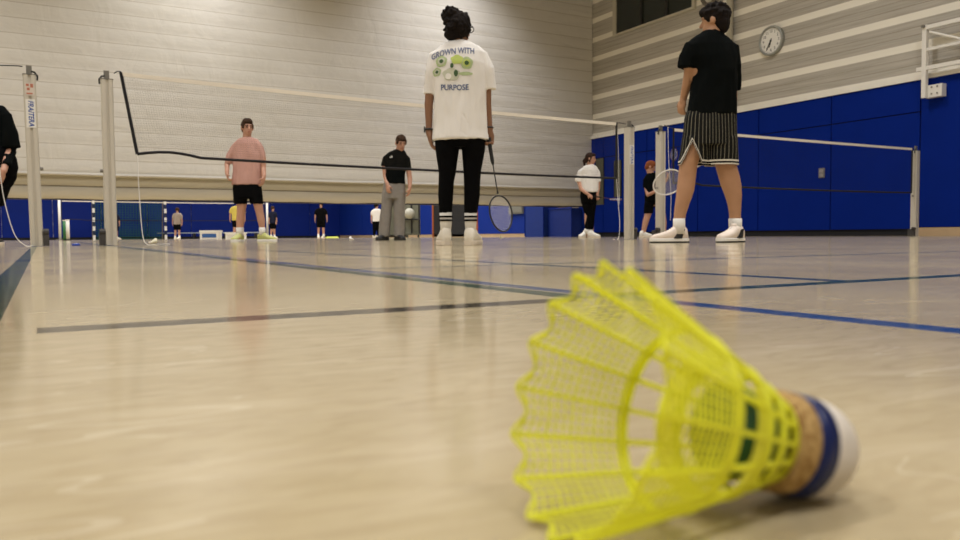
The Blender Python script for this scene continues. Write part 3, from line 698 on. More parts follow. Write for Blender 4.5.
# ------------------------------------------------------------------ people
#PB#
def skin_mat(n, c): return mat(n, c, .5, .35, var=.1, vscale=14)
class Fig:
    """a person whose local frame is x = image right, y = away from the photographer, z = up, on the floor at the root"""
    def __init__(s, px0, d, vox):
        s.d, s.k, s.vox = d, d/FPX, vox
        s.root = at_depth(px0, 238, d); s.root.z = 0
        s.inv = Matrix.Rotation(YAW, 3, 'Z'); s.body = MB()
    def P(s, px, py, dy=0): return s.inv @ (at_depth(px, py, s.d+dy) - s.root)
    def rows(s, mb, rows, ratio=1.0, n=24, p=2.2):
        """rows: (py, left px, right px[, depth half[, depth offset]])"""
        secs = []
        for r in rows:
            py, L, R = r[:3]; dy = r[4] if len(r) > 4 else 0
            c = s.P((L+R)/2, py, dy); a = (R-L)/2*s.k; b = r[3] if len(r) > 3 and r[3] else a*ratio
            secs.append((c, Vector((1, 0, 0)), Vector((0, 1, 0)), a, b))
        if secs[0][0].z > secs[-1][0].z: secs.reverse()
        mb.loft(secs, n, p)
    def pts(s, mb, lst):                     # (px, py, r px[, dy]) rounded limb
        mb.limb([s.P(a[0], a[1], a[3] if len(a) > 3 else 0) for a in lst], [a[2]*s.k for a in lst])
    def sleeve(s, mb, lst, n=16):            # flat ended tube
        P_ = [s.P(a[0], a[1], a[3] if len(a) > 3 else 0) for a in lst]; mb.tube(P_, [a[2]*s.k for a in lst], n)
    def head(s, px, py, face, nod=0, r=1.0, dy=0):
        c = s.P(px, py, dy); s.hc = c; s.hs = r
        s.hm = Matrix.Rotation(-math.radians(face), 3, 'Z') @ Matrix.Rotation(-math.radians(nod), 3, 'X')
        H = lambda x, y, z: c + s.hm @ (Vector((x, y, z))*r); s.H = H
        s.body.ball(H(0, -.006, .022), (.074*r, .092*r, .092*r), s.hm, 20, 14)
        s.body.ball(H(0, .022, -.048), (.056*r, .066*r, .066*r), s.hm, 18, 12)
        s.body.ball(H(0, .058, -.088), (.026*r, .026*r, .024*r), s.hm, 12, 8)          # chin
        s.body.capsule(H(0, .086, .012), H(0, .106, -.024), .010*r, .014*r, 10)           # nose
        s.body.capsule(H(-.03, .080, .028), H(.03, .080, .028), .013*r, .013*r, 10)      # brow
        s.body.capsule(H(-.018, .082, -.058), H(.018, .082, -.058), .010*r, .010*r, 10)  # lips
        for q in (-1, 1):
            s.body.ball(H(q*.078, -.008, -.005), (.014*r, .022*r, .033*r), s.hm, 10, 8)
    def neck(s, px, py, rpx, dy=0): s.body.capsule(s.H(0, -.012, -.055), s.P(px, py, dy), rpx*s.k*.95, rpx*s.k*1.1)
    def hand(s, w, tip, palm=(1, 0, 0), side=1, curl=.5, sc=1.0):
        """w wrist, tip rough fingertip point, palm: direction the palm faces; five separate fingers"""
        d = (tip - w).normalized(); pn = Vector(palm); pn = (pn - d*pn.dot(d)).normalized(); ac = d.cross(pn)*side
        B = s.body; c = w + d*.045*sc
        m = Matrix((ac, pn, d)).transposed(); B.ball(c, (.041*sc, .018*sc, .052*sc), m, 14, 10)
        B.capsule(w - d*.02, w + d*.02, .026*sc, .027*sc)
        for i, (o, L) in enumerate(((-.031, .066), (-.0105, .076), (.0105, .071), (.030, .056))):
            b = w + d*.085*sc + ac*o*sc - d*abs(o)*.15*sc; r0 = .0092*sc
            a1 = curl*.7; p1 = b + (d*math.cos(a1) + pn*math.sin(a1))*L*.45*sc
            a2 = curl*1.7; p2 = p1 + (d*math.cos(a2) + pn*math.sin(a2))*L*.32*sc
            a3 = curl*2.6; p3 = p2 + (d*math.cos(a3) + pn*math.sin(a3))*L*.26*sc
            B.limb([b, p1, p2, p3], [r0, r0*.95, r0*.88, r0*.78], 8)
        b = w + d*.03*sc - ac*.033*sc; p1 = b + (d*.7 - ac*.55 + pn*.35).normalized()*.036*sc; p2 = p1 + (d*.8 + pn*.6*curl*2 - ac*.1).normalized()*.034*sc
        B.limb([b, p1, p2], [.0125*sc, .0105*sc, .009*sc], 8)
    def foot(s, ankle, ang, L=.25):
        t = Vector((math.sin(ang), math.cos(ang), 0)); a = Vector((ankle.x, ankle.y, .07)); s.body.capsule(a, Vector((ankle.x, ankle.y, .045)) + t*L*.55, .034, .028)
        s.body.capsule(a, Vector((ankle.x, ankle.y, .04)) - t*.03, .034, .03)
    def finish(s, skin, label, group=None):
        me = remesh(s.body, 'person', s.vox, 3); o = link('person', me, skin, None, True)
        o.location = s.root; o.rotation_euler.z = -YAW; s.o = o
        tag(o, label, 'person', group); return o
    def cloth(s, mb, name, m, fold=.005, smooth=3, vox=None, keep=None, fscale=(9, 9, 4)):
        return link(name, remesh(mb, name, vox or s.vox, smooth, fold, fscale, keep), m, s.o, True)
    def shoe(s, ankle, ang, m, msole, L=.28, W=.098, H=.085, accent=None):
        """ang 0 = toe points away, 90 = image right"""
        a = math.radians(ang); t = Vector((math.sin(a), math.cos(a), 0)); sd = Vector((t.y, -t.x, 0))
        heel = Vector((ankle.x, ankle.y, 0)) - t*L*.24
        secs = []
        for u, w, h in ((.0, .26, .50), (.03, .36, .98), (.10, .40, 1.18), (.20, .41, 1.12), (.30, .42, 1.16), (.38, .43, 1.12), (.48, .45, .88), (.60, .49, .70), (.75, .50, .56), (.90, .42, .44), (.98, .25, .28)):
            hh = h*H; secs.append((heel + t*L*u + ZV*(.022 + hh/2), sd, ZV, W*w, hh/2+.004))
        q = MB(); q.loft(secs, 20, 2.5); sh_ = q.build('shoe', m, s.o, True)
        out = ((-.03, .20), (.01, .36), (.1, .44), (.3, .43), (.5, .48), (.7, .54), (.85, .50), (.95, .38), (1.01, .2))
        def loop(g, z, toe=0): 
            pts = [heel + t*L*(u+.0) + sd*W*w*g for u, w in out] + [heel + t*L*u - sd*W*w*g for u, w in reversed(out)]
            n = len(out); uu = [u for u, w in out] + [u for u, w in reversed(out)]
            return [p + ZV*(z + toe*max(0, uu[i]-.75)/.25) for i, p in enumerate(pts)]
        q = MB(); q.rings([loop(.97, .010), loop(1.0, .013), loop(1.0, .028, .004), loop(.94, .034, .004)]); q.build('midsole', msole if accent is None else m_white, sh_)
        q = MB(); q.rings([loop(.95, .001), loop(.99, .004), loop(.99, .0125)]); q.build('outsole', msole, sh_)
        q = MB()
        for k in range(4):
            u = .42 + .06*k; z = .022 + (1.0 - .115*k)*H
            q.tube([heel + t*L*u + sd*W*.22 + ZV*(z-.006), heel + t*L*u + ZV*(z+.004), heel + t*L*u - sd*W*.22 + ZV*(z-.006)], .0045, 6)
        q.build('lace', m_white, sh_)
        q = MB(); q.loft([(heel + t*L*.33 + ZV*.085, sd, ZV, W*.22, .012), (heel + t*L*.36 + ZV*(.03+H*1.05), sd, t, W*.24, .012), (heel + t*L*.33 + ZV*(.05+H*1.05), sd, t, W*.2, .008)], 12); q.build('tongue', m, sh_, True)
        if accent:
            q = MB()
            for e in (-1, 1):
                P_ = lambda u, z, w: heel + t*L*u + sd*(e*W*w) + ZV*z
                q.rings([[P_(.10, .105, .415), P_(.24, .098, .43), P_(.40, .036, .485), P_(.18, .034, .465)], [P_(.10, .105, .30), P_(.24, .098, .30), P_(.40, .036, .34), P_(.18, .034, .34)]])
            q.build('side_stripe', accent, sh_)
        return sh_
    def ring(s, name, c, axis, R, r, m, parent=None, sq=1.0):
        ax = Vector(axis).normalized(); u = ax.orthogonal().normalized(); v = ax.cross(u)
        q = MB(); q.tube([Vector(c) + u*R*math.cos(2*PI*i/20) + v*R*math.sin(2*PI*i/20) for i in range(20)], r, 8, closed=True)
        return q.build(name, m, parent or s.o, True)
    def eyes(s, brow, w=.030):
        for q in (-1, 1):
            b = MB(); b.ball(s.H(q*w, .082, .008), (.013*s.hs, .009*s.hs, .0065*s.hs), s.hm, 10, 6); b.build('eye', m_eye, s.o, True)
            b = MB(); b.capsule(s.H(q*(w-.014), .092, .030), s.H(q*(w+.016), .086, .030), .0045*s.hs, .004*s.hs, 8); b.build('eyebrow', brow, s.o, True)
        b = MB(); b.capsule(s.H(-.016, .091, -.058), s.H(.016, .091, -.058), .006*s.hs, .006*s.hs, 8); b.build('mouth', m_lip, s.o, True)
m_eye = mat('dark_eye', (.02, .015, .012), .3); m_lip = mat('lip', (.36, .13, .10), .5)
m_sock = mat('white_sock', (.72, .69, .64), .9, .2, bump=.2, bscale=300, var=.05)
m_shoe = mat('white_shoe', (.74, .69, .60), .6, var=.06, vscale=30); m_solew = mat('pale_sole', (.68, .60, .50), .6)
m_bshoe = mat('black_shoe', (.015, .015, .016), .5)

def racket(handle_end, throat_dir, normal, label, frame_m, string_m, grip_m, L=.67, grip_at=0.0):
    """world-space racket: butt at handle_end, pointing along throat_dir; normal is the face normal"""
    d = Vector(throat_dir).normalized(); nn = Vector(normal); nn = (nn - d*nn.dot(d)).normalized(); sd = d.cross(nn)
    t = empty('badminton_racket', handle_end, label, 'racket', None)
    X = lambda a, b, c=0: d*a + sd*b + nn*c
    q = MB(); q.tube([X(0, 0), X(.012, 0), X(.02, 0), X(.16, 0), X(.185, 0)], [.0155, .0165, .0140, .0130, .0085], 8); q.build('grip', grip_m, t)
    hc = L - .124; a, b = .124, .095
    q = MB(); q.tube([X(.18, 0), X(hc - a - .02, 0)], .0042, 8); q.build('shaft', frame_m, t)
    q = MB(); q.tube([X(hc - a - .035, 0), X(hc - a - .012, 0)], [.005, .008], 8); q.build('throat', frame_m, t)
    q = MB(); q.tube([X(hc - a*math.cos(u), b*math.sin(u)*(1 - .06*math.cos(u)*-1)) for u in [2*PI*i/40 for i in range(40)]], .0058, 8, closed=True); q.build('head_frame', frame_m, t, True)
    q = MB(); w = .0007
    for i in range(-9, 10):
        y = i*.0098; h = a*math.sqrt(max(0, 1-(y/b)**2)); q.add([X(hc-h, y-w), X(hc-h, y+w), X(hc+h, y+w), X(hc+h, y-w)], [(0, 1, 2, 3)])
    for i in range(-11, 12):
        x = i*.0105; h = b*math.sqrt(max(0, 1-(x/a)**2)); q.add([X(hc+x-w, -h), X(hc+x+w, -h), X(hc+x+w, h), X(hc+x-w, h)], [(0, 1, 2, 3)])
    q.build('string_mesh', string_m, t)
    return t
m_str = mat('white_strings', (.70, .69, .70), .4); m_bframe = mat('black_frame', (.02, .02, .022), .35); m_wframe = mat('white_frame', (.78, .76, .73), .35)
m_grip = mat('black_grip', (.012, .012, .012), .8)

# ---- woman seen from behind, white shirt
m_sk1 = skin_mat('brown_skin', (.23, .115, .065)); m_tee = mat('white_tee', (.76, .73, .70), .85, .2, bump=.15, bscale=300, var=.04)
f = Fig(458, 5.36, .0065)
f.head(458.5, 28.0, 42, 4, .93); f.neck(457.5, 47, 7.5)
f.rows(f.body, [(50, 447, 468, .05), (57, 439, 480, .07), (75, 438, 482, .10), (100, 440, 480, .09), (120, 438, 483, .10), (138, 437, 485, .10), (148, 440, 482, .09)])
f.pts(f.body, [(440, 59, 5.5), (431.5, 78, 5), (428.8, 104, 4.4), (429, 130, 3.1)]); f.pts(f.body, [(477, 59, 5.5), (486.5, 78, 5), (487, 104, 4.4), (489.5, 130, 3.1)])
f.hand(f.P(429, 131), f.P(431.5, 152), (1, .2, 0), 1, .35, .9); f.hand(f.P(489.6, 131), f.P(489.6, 150), (-.3, -1, 0), -1, 1.0, .9)
for rows in ([(143, 436, 458), (158, 438, 457.5), (172, 440, 455.5), (190, 439.5, 452.5), (210, 441, 451), (235, 441.5, 450)], [(143, 462, 485), (158, 463, 483), (172, 464.5, 480), (190, 465, 479), (210, 465.5, 476), (235, 466, 475)]): f.rows(f.body, rows, 1.0)
al, ar = f.P(445.5, 236), f.P(470.8, 236); f.foot(al, -.25); f.foot(ar, .3)
wo = f.finish(m_sk1, 'person seen from behind in white printed shirt and black leggings, racket hanging from one hand')
q = MB(); f.rows(q, [(41.5, 449, 466, .055), (43.5, 445, 471, .07), (47, 438, 479, .09), (53, 433, 485, .11), (65, 432.5, 486.5, .13), (90, 433.5, 487, .13), (115, 433.5, 487, .13), (132, 433, 488, .135), (140.5, 432.5, 489.5, .14)])
f.sleeve(q, [(443, 51, 6), (437, 57, 8), (432.5, 72, 7.2), (429.2, 95, 5.8)]); f.sleeve(q, [(474, 50, 6), (480, 56, 8.4), (486.5, 70, 8), (489.3, 90.5, 7.4)])
tee = f.cloth(q, 'shirt', m_tee, .010, fscale=(11, 11, 3.5))
q = MB(); f.rows(q, [(136, 437, 485.5, .12), (142, 434.8, 485.8, .118), (148, 436, 484.5, .105)])
for rows in ([(141, 434.8, 459.5, .10), (150, 435.5, 459, .1), (160, 437, 457.5), (172, 438.8, 456), (182, 438.5, 454), (195, 438, 453.2), (205, 438.8, 452.5), (213.5, 439.2, 452)], [(141, 461, 486, .1), (150, 461.8, 485, .1), (160, 462.5, 483.2), (172, 463.5, 481), (182, 463.8, 480.3), (195, 464, 480), (205, 464, 478.5), (213.5, 464, 477.2)]): f.rows(q, rows, 1.05)
f.cloth(q, 'leggings', m_black, .001)
def sock(f, rows, m, bands=(), nm='sock'):
    q = MB(); f.rows(q, rows, 1.05, 20); o = q.build(nm, m, f.o, True)
    for a, b in bands:
        r = [r_ for r_ in rows]; L = r[0][1]-.35; R = r[0][2]+.35
        q = MB(); f.rows(q, [(a, L, R), (b, L, R)], 1.05, 20); q.build('stripe', m_black, o)
    return o
sock(f, [(212.3, 439.4, 452), (222, 440, 451.8), (238, 441, 450.5)], m_sock, ((215.8, 217.6), (219.4, 221.2)))
sock(f, [(212.3, 464.3, 477), (222, 464.6, 476.5), (238, 466, 475.5)], m_sock, ((215.8, 217.6), (219.4, 221.2)))
f.shoe(al, -12, m_shoe, m_solew, .25, .09, .085); f.shoe(ar, 14, m_shoe, m_solew, .25, .096, .085)
m_hair1 = mat('dark_curly_hair', (.010, .007, .006), .8, .12, bump=.6, bscale=120, var=.4, vscale=60)
q = MB(); rnd = random.Random(3)
q.ball(f.P(458, 25.5, -.015), (.088, .09, .098)); q.ball(f.P(451.5, 15.5, -.02), (.055, .055, .05)); q.ball(f.P(453, 34, -.035), (.06, .05, .05))
for i in range(130):
    u = rnd.uniform(-1, 1); a = rnd.uniform(0, 2*PI); c = math.sqrt(1-u*u)
    v = Vector((c*math.cos(a), c*math.sin(a), u))
    if i < 80: p = f.P(457, 25.5, -.015) + Vector((v.x*.088, v.y*.09, v.z*.095))
    else: p = f.P(451, 15, -.02) + Vector((v.x*.058, v.y*.058, v.z*.05))
    loc = f.hm.transposed() @ (p - f.hc)
    if loc.y > .045 and loc.z < .06: continue
    q.ball(p, rnd.uniform(.010, .019), n=8, k=6)
f.cloth(q, 'hair', m_hair1, .004, 1, .006, fscale=(60, 60, 60))
q = MB()
for sgn in (-1, 1):
    c = [f.H(sgn*.034 + .024*math.cos(t), .103, .006 + .02*math.sin(t)) for t in [2*PI*i/16 for i in range(16)]]
    q.tube(c, .003, 6, closed=True); q.tube([f.H(sgn*.058, .101, .012), f.H(sgn*.083, .06, .012), f.H(sgn*.086, -.02, .008)], .003, 6)
q.tube([f.H(-.01, .104, .012), f.H(.01, .104, .012)], .003, 6); q.build('glasses_frame', m_bframe, f.o)
wr = f.P(429, 129.5); f.ring('watch_strap', wr, (0, 0, 1), .026, .007, m_dark); q = MB(); q.box((wr.x-.035, wr.y-.018, wr.z-.019), (wr.x-.026, wr.y+.018, wr.z+.019)); q.build('watch_case', m_dark, f.o)
f.ring('bracelet', f.P(489.4, 127.5), (0, 0, 1), .026, .005, m_dark)
# print on the back of the shirt
bv = BVHTree.FromPolygons([v.co for v in tee.data.vertices], [tuple(p.vertices) for p in tee.data.polygons])
def on_shirt(p, off=.003):
    h = bv.ray_cast(Vector((p.x, -1, p.z)), Vector((0, 1, 0)))
    return Vector((p.x, h[0].y - off, p.z)) if h[0] else None
def print_mesh(name, verts, faces, m, off=.003):
    vs = [on_shirt(v, off) for v in verts]
    if any(v is None for v in vs): return
    q = MB(); q.add(vs, faces); me = bpy.data.meshes.new(name); me.from_pydata([tuple(v) for v in q.v], [], q.f); link(name, me, m, tee)
m_ink = mat('blue_grey_ink', (.10, .13, .24), .8); m_lime = mat('lime_print', (.46, .55, .14), .8, var=.15, vscale=40); m_pgreen = mat('pale_green_print', (.40, .48, .26), .8, var=.15, vscale=40); m_dgreen = mat('dark_green_print', (.05, .10, .04), .8); m_mist = mat('grey_green_print', (.52, .53, .42), .8, var=.12, vscale=50)
c0 = f.P(453.5, 60)
def shirt_text(txt, pc, size, arch, width, tilt=0):
    me = text_mesh(txt, size, .0012); xs_ = [v.co.x for v in me.vertices]; sc = width/(max(xs_)-min(xs_))
    vs = []
    for v in me.vertices:
        x = v.co.x*sc; vs.append(Vector((pc.x + x, 0, pc.z + v.co.y - arch*(x/(width/2))**2 + tilt*x)))
    print_mesh('lettering', vs, [tuple(p.vertices) for p in me.polygons], m_ink)
shirt_text('GROWN WITH', f.P(453.2, 55.2), .058, .012, 42*f.k, .09); shirt_text('PURPOSE', f.P(455.2, 91.3), .052, -.004, 27*f.k, -.02)
def blob(pc, r, m, off=.003, ry=None, wob=0, nm='print'):
    n = 26; vs = [Vector((pc.x, 0, pc.z))]; fs = []
    for k in (1, 2, 3):
        for j in range(n):
            a = 2*PI*j/n; rr = r*k/3*(1 + wob*math.sin(5*a)); vs.append(Vector((pc.x + rr*math.cos(a), 0, pc.z + (ry or r)/r*rr*math.sin(a))))
    for j in range(n):
        fs.append((0, 1+j, 1+(j+1) % n))
        for k in (0, 1): fs.append((1+k*n+j, 1+k*n+(j+1) % n, 1+(k+1)*n+(j+1) % n, 1+(k+1)*n+j))
    print_mesh(nm, vs, fs, m, off)
for (x, y, r) in ((442, 64.5, 5.6), (467, 67, 6), (437.5, 74.5, 4.2)):
    blob(f.P(x, y), r*f.k, m_pgreen, .003, wob=.05); blob(f.P(x, y), r*.62*f.k, m_lime if x > 460 else m_mist, .0042); blob(f.P(x, y), r*.36*f.k, m_dgreen, .0054)
blob(f.P(457.5, 63.5), 6*f.k, m_lime, .0036, ry=4.5*f.k, wob=.08); blob(f.P(452.5, 69.5), 1.6*f.k, m_dgreen, .0054, ry=2.4*f.k)
blob(f.P(452, 78), 8.5*f.k, m_mist, .003, ry=6*f.k, wob=.07); blob(f.P(466, 77.5), 7*f.k, m_pgreen, .0034, ry=1.7*f.k); blob(f.P(456.5, 77), 2.0*f.k, m_dgreen, .0046, ry=3.2*f.k); blob(f.P(449, 80), 3*f.k, m_white, .0046, ry=3*f.k)
# her racket
h0 = at_depth(488.6, 138, f.d-.03); h1 = at_depth(504.0, 231.5, f.d-.08)
racket(h0, h1-h0, FV*-1 + RV*.75, 'black-framed racket hanging head down from the hand of the person in the white printed shirt', m_bframe, m_str, m_grip, (h1-h0).length)

# ---- tall player in black on the right
m_sk2 = skin_mat('tan_skin', (.43, .235, .135)); m_btee = mat('black_tee', (.0035, .0045, .0045), .95, .05, bump=.2, bscale=300, var=.2, vscale=20)
f = Fig(707, 5.95, .0065)
f.head(714.5, 21.5, -58, 2, .99); f.neck(711.5, 38, 8.2)
f.rows(f.body, [(40, 704, 719, .05), (46, 697, 726, .07), (60, 691, 731, .11), (90, 694, 731, .10), (115, 690, 732, .11), (140, 688, 733, .11)])
f.pts(f.body, [(695, 53, 5.5), (689.5, 62, 5.5), (689.5, 74, 5.8, .04), (683.5, 98, 3.7, .13)]); f.pts(f.body, [(727, 53, 5.5), (732.5, 70, 5), (732.5, 100, 4.8, .1), (718, 138, 3.8, .3)])
f.hand(f.P(683.3, 99, .13), f.P(680.5, 112, .14), (.8, .5, 0), 1, .9, 1.0); f.hand(f.P(718, 139, .3), f.P(712, 152, .36), (-.4, 1, .2), 1, 1.0, 1.0)
for rows in ([(138, 686, 708, .085), (150, 684, 703, .085), (165, 679.8, 697, .075), (178, 678.2, 695.5, .066), (190, 676.8, 694, .066), (198, 676, 691.5, .06), (205, 675, 688.8, .05), (214, 674, 686, .042), (222, 673.8, 684.6, .04), (232, 674, 684.6, .04)],
             [(138, 708, 733, .085), (152, 712, 735, .085), (166, 715.8, 736.2, .075), (176, 718.5, 739.2, .066), (185, 721, 741, .064), (195, 725, 741.5, .058), (205, 728, 741, .048), (214, 729.3, 740.6, .042), (222, 729.4, 740.8, .04), (233, 729.8, 740.8, .04)]): f.rows(f.body, rows)
al, ar = f.P(678.6, 234), f.P(736.0, 235, -.03); f.foot(al, -PI/2+.05); f.foot(ar, -2.1)
f.finish(m_sk2, 'tall person in black shirt, pinstriped black shorts and white trainers, seen from behind')
q = MB(); f.rows(q, [(31.5, 703, 720, .065), (35, 699, 724, .085), (39, 691, 729, .10), (46, 685.5, 735.5, .12), (58, 687, 737, .135), (72, 693, 736.5, .14), (90, 690.5, 736, .135), (108, 687.5, 736, .135), (116, 686, 736.3, .135)])
f.sleeve(q, [(700, 43, 6), (692.5, 48, 9), (688.8, 58, 9.4), (686.8, 68.5, 9.2)]); f.sleeve(q, [(724, 43, 6), (730.5, 49, 8.8), (732.6, 66, 8.4), (732.4, 90, 8.0, .06)])
f.cloth(q, 'shirt', m_btee, .011, fscale=(11, 11, 3.5))
q = MB(); f.rows(q, [(111, 687, 735.8, .128), (118, 684.6, 736, .135), (132, 683.2, 736.3, .14), (146, 681.6, 737, .14)])
f.rows(q, [(138, 682.5, 711, .12), (150, 681, 709, .12), (160, 679.2, 707, .118), (172, 678, 705.5, .115)], 1, 24); f.rows(q, [(138, 704, 736.6, .125), (152, 704, 737.2, .125), (164, 703, 737.8, .12), (174, 703, 738, .118)], 1, 24)
zL, zR = f.P(690, 164.2).z, f.P(725, 166.2).z; xn, zn = f.P(688.5, 150).x, f.P(688.5, 144).z; kx = (zn - zL)/(8.6*f.k)
def hem(p): return max((zL + zR)/2 if p.x < 0 else zR, (zn - abs(p.x - xn)*kx) if p.y < .05 else -9)
n = NB('pinstripe_cloth')
ang = n.math('ARCTAN2', n.math('ADD', n.y, 0.0), n.math('SUBTRACT', n.x, f.P(709, 140).x))
lon = n.math('FRACT', n.math('MULTIPLY', ang, 6.0))
strp = n.math('LESS_THAN', lon, .14)
zh = n.math('MAXIMUM', zR*.5 + (zL+zR)*.25, n.math('SUBTRACT', zn, n.math('MULTIPLY', n.math('ABSOLUTE', n.math('SUBTRACT', n.x, xn)), kx)))
dz = n.math('SUBTRACT', n.z, zh); e = f.k
trim = n.math('ADD', n.math('LESS_THAN', dz, 1.5*e), n.band(dz, 3.3*e, 4.9*e))
inner = n.math('LESS_THAN', dz, 4.9*e)
col = n.mix(n.math('MULTIPLY', strp, .75), (.004, .004, .004), (.26, .24, .17)); col = n.mix(inner, col, (.004, .004, .005)); col = n.mix(trim, col, (.66, .62, .54)); n.color(col)
f.cloth(q, 'shorts', n.set(.85, .2), .004, 3, keep=lambda p: p.z > hem(p))
sock(f, [(218.5, 673.3, 685), (225, 673.3, 685), (234, 673, 686)], m_sock); sock(f, [(218.5, 728.8, 741.4), (225, 729, 741.6), (236, 729.4, 742)], m_sock)
m_pink = mat('pink_white_shoe', (.74, .64, .56), .55, var=.12, vscale=25)
f.shoe(al, -88, m_pink, m_bshoe, .285, .10, .088, m_bshoe); f.shoe(ar, -128, m_pink, m_bshoe, .285, .105, .09, m_bshoe)
m_hair2 = mat('dark_hair', (.010, .007, .006), .8, .12, bump=.5, bscale=90, var=.4, vscale=50)
q = MB(); rnd = random.Random(5)
q.ball(f.H(0, -.02, .035), (.088, .102, .092), f.hm); q.ball(f.H(0, -.055, -.02), (.07, .06, .085), f.hm); q.ball(f.H(0, .055, .075), (.07, .06, .045), f.hm)
for i in range(60):
    a = rnd.uniform(0, 2*PI); u = rnd.uniform(0, 1); q.ball(f.H(.085*math.cos(a)*math.sqrt(1-u*u), -.015 + .10*math.sin(a)*math.sqrt(1-u*u), .04 + .092*u), rnd.uniform(.014, .024), n=8, k=6)
f.cloth(q, 'hair', m_hair2, .004, 1, .006, fscale=(40, 40, 40))
hd = at_depth(668, 182.5, f.d+.42); dirv = (at_depth(651, 191.5, f.d+.44) - hd).normalized(); 
racket(hd - dirv*(.67-.124), dirv, FV*-1 + ZV*.1 + RV*.35, 'white-framed racket held low in front of the tall player in pinstriped shorts', m_wframe, m_str, m_grip)

# ---- player in pink
m_sk3 = skin_mat('fair_skin', (.50, .27, .19)); m_pinkt = mat('pink_shirt', (.52, .30, .255), .85, .2, var=.06, vscale=15)
f = Fig(247, 11.0, .010)
f.head(247.3, 128, 148, 2, 1.0); f.neck(247, 141, 4.1)
f.rows(f.body, [(142, 241, 254, .05), (147, 236, 258.5, .08), (165, 236, 259, .10), (185, 236, 259, .10), (196, 236, 259, .1)])
f.pts(f.body, [(236, 149, 3.0), (229.5, 155, 3.1), (227.2, 164, 2.7), (227, 172, 2.1, -.1)]); f.pts(f.body, [(259, 149, 3.0), (263, 158, 3), (263.4, 168, 2.7), (264, 176, 2.1, -.08)])
f.hand(f.P(227, 172.5, -.1), f.P(228, 180, -.13), (1, .2, 0), -1, .7, 1.05); f.hand(f.P(264, 176.5, -.08), f.P(262.5, 184, -.1), (-1, .2, 0), 1, .5, 1.05)
for rows in ([(188, 235, 247), (204, 237.2, 246.6), (213, 237, 245), (220, 236.4, 244.6), (228, 236.6, 243.2), (236, 236.8, 243)], [(188, 248, 260), (204, 253.4, 262.4), (213, 256, 263.6), (220, 257.5, 264.8), (228, 259.4, 264.8), (236, 260, 265)]): f.rows(f.body, rows, 1.1)
al, ar = f.P(239.8, 237), f.P(262.6, 237); f.foot(al, PI-.1); f.foot(ar, PI/2+.3)
f.finish(m_sk3, 'person in pink shirt and black shorts standing beyond the near net')
q = MB(); f.rows(q, [(137.5, 242.5, 252.5, .06), (140, 236.5, 258.5, .08), (144, 234, 260.5, .10), (155, 233, 261.5, .12), (170, 232.6, 262, .125), (185, 231.8, 261.6, .13)])
f.sleeve(q, [(238, 144, 4), (234.8, 148, 3.8), (230.2, 156, 3.6), (228.2, 163.5, 3.4)]); f.sleeve(q, [(257, 144, 4), (259.6, 148, 3.8), (262.2, 157, 3.5), (263, 164, 3.3)])
f.cloth(q, 'shirt', m_pinkt, .012, fscale=(11, 11, 3.5))
q = MB(); f.rows(q, [(182, 233.2, 261, .125), (190, 233, 261.6, .13), (198.5, 234, 262, .125)]); f.rows(q, [(187, 233, 247.5, .105), (204, 234, 247, .10)]); f.rows(q, [(187, 246.5, 261.3, .105), (204, 250.5, 263, .10)])
f.cloth(q, 'shorts', m_black, .004)
sock(f, [(227.5, 236.2, 243.6), (236, 236.6, 243.4)], m_sock); sock(f, [(227.5, 259, 265.2), (236, 259.6, 265.4)], m_sock)
m_yshoe = mat('yellow_green_shoe', (.45, .46, .16), .6, var=.15, vscale=20)
f.shoe(al, 188, m_yshoe, m_white, .29, .11, .09); f.shoe(ar, 108, m_yshoe, m_white, .29, .11, .09)
m_hair3 = mat('brown_hair', (.045, .024, .014), .8, .12, bump=.5, bscale=70, var=.35, vscale=40)
def cap_hair(f, m, fringe=.0, back=-.04, seed=1, vox=.011, extra=()):
    q = MB(); rnd = random.Random(seed)
    q.ball(f.H(0, -.018, .040), (.084, .096, .086), f.hm); q.ball(f.H(0, -.050, -.005), (.074, .060, .078), f.hm)
    q.ball(f.H(0, .050, .082+fringe), (.060, .048, .036), f.hm)
    for e in (-1, 1): q.ball(f.H(e*.066, .018, .025), (.018, .035, .045), f.hm)
    for i in range(36):
        a = rnd.uniform(0, 2*PI); rr = rnd.uniform(.2, 1); q.ball(f.H(.066*rr*math.cos(a), .008+.075*rr*math.sin(a), .122 - .035*rr*rr + rnd.uniform(-.006, .010)), rnd.uniform(.012, .019), n=8, k=6)
    for e in extra: q.capsule(*e)
    return f.cloth(q, 'hair', m, .004, 2, vox, fscale=(40, 40, 40))
cap_hair(f, m_hair3, .0, 0, 2); f.eyes(m_hair3)

# ---- person in grey trousers looking down
f = Fig(394, 12.0, .0105)
f.head(401, 143.2, 158, 20, 1.0, -.04); f.neck(399, 153, 4.0)
f.rows(f.body, [(154, 394, 403, .05), (159, 389, 404, .08), (170, 388, 404, .10), (184, 386, 404, .10), (194, 385, 404, .1)])
f.pts(f.body, [(389, 160, 2.8), (384.8, 166, 2.9), (385.4, 176, 2.5), (387.4, 184, 2.0, -.1)]); f.pts(f.body, [(404, 160, 2.8), (408, 167, 2.9), (409.8, 178, 2.5), (409.8, 187.5, 2.0, -.05)])
f.hand(f.P(387.5, 184.5, -.12), f.P(388.3, 194, -.16), (.6, 1, 0), -1, .6, 1.0); f.hand(f.P(409.8, 188, -.05), f.P(408.3, 198, -.06), (-1, .3, 0), 1, .5, 1.0)
for rows in ([(190, 384, 394), (215, 382, 391), (236, 381.5, 387.5)], [(190, 395, 405), (215, 395, 403), (236, 395.5, 401.5)]): f.rows(f.body, rows, 1.1)
al, ar = f.P(384.8, 236.5), f.P(397.8, 236.5); f.foot(al, PI+.4); f.foot(ar, PI-.45)
f.finish(m_sk3, 'person in black shirt and wide grey trousers looking down beyond the near net')
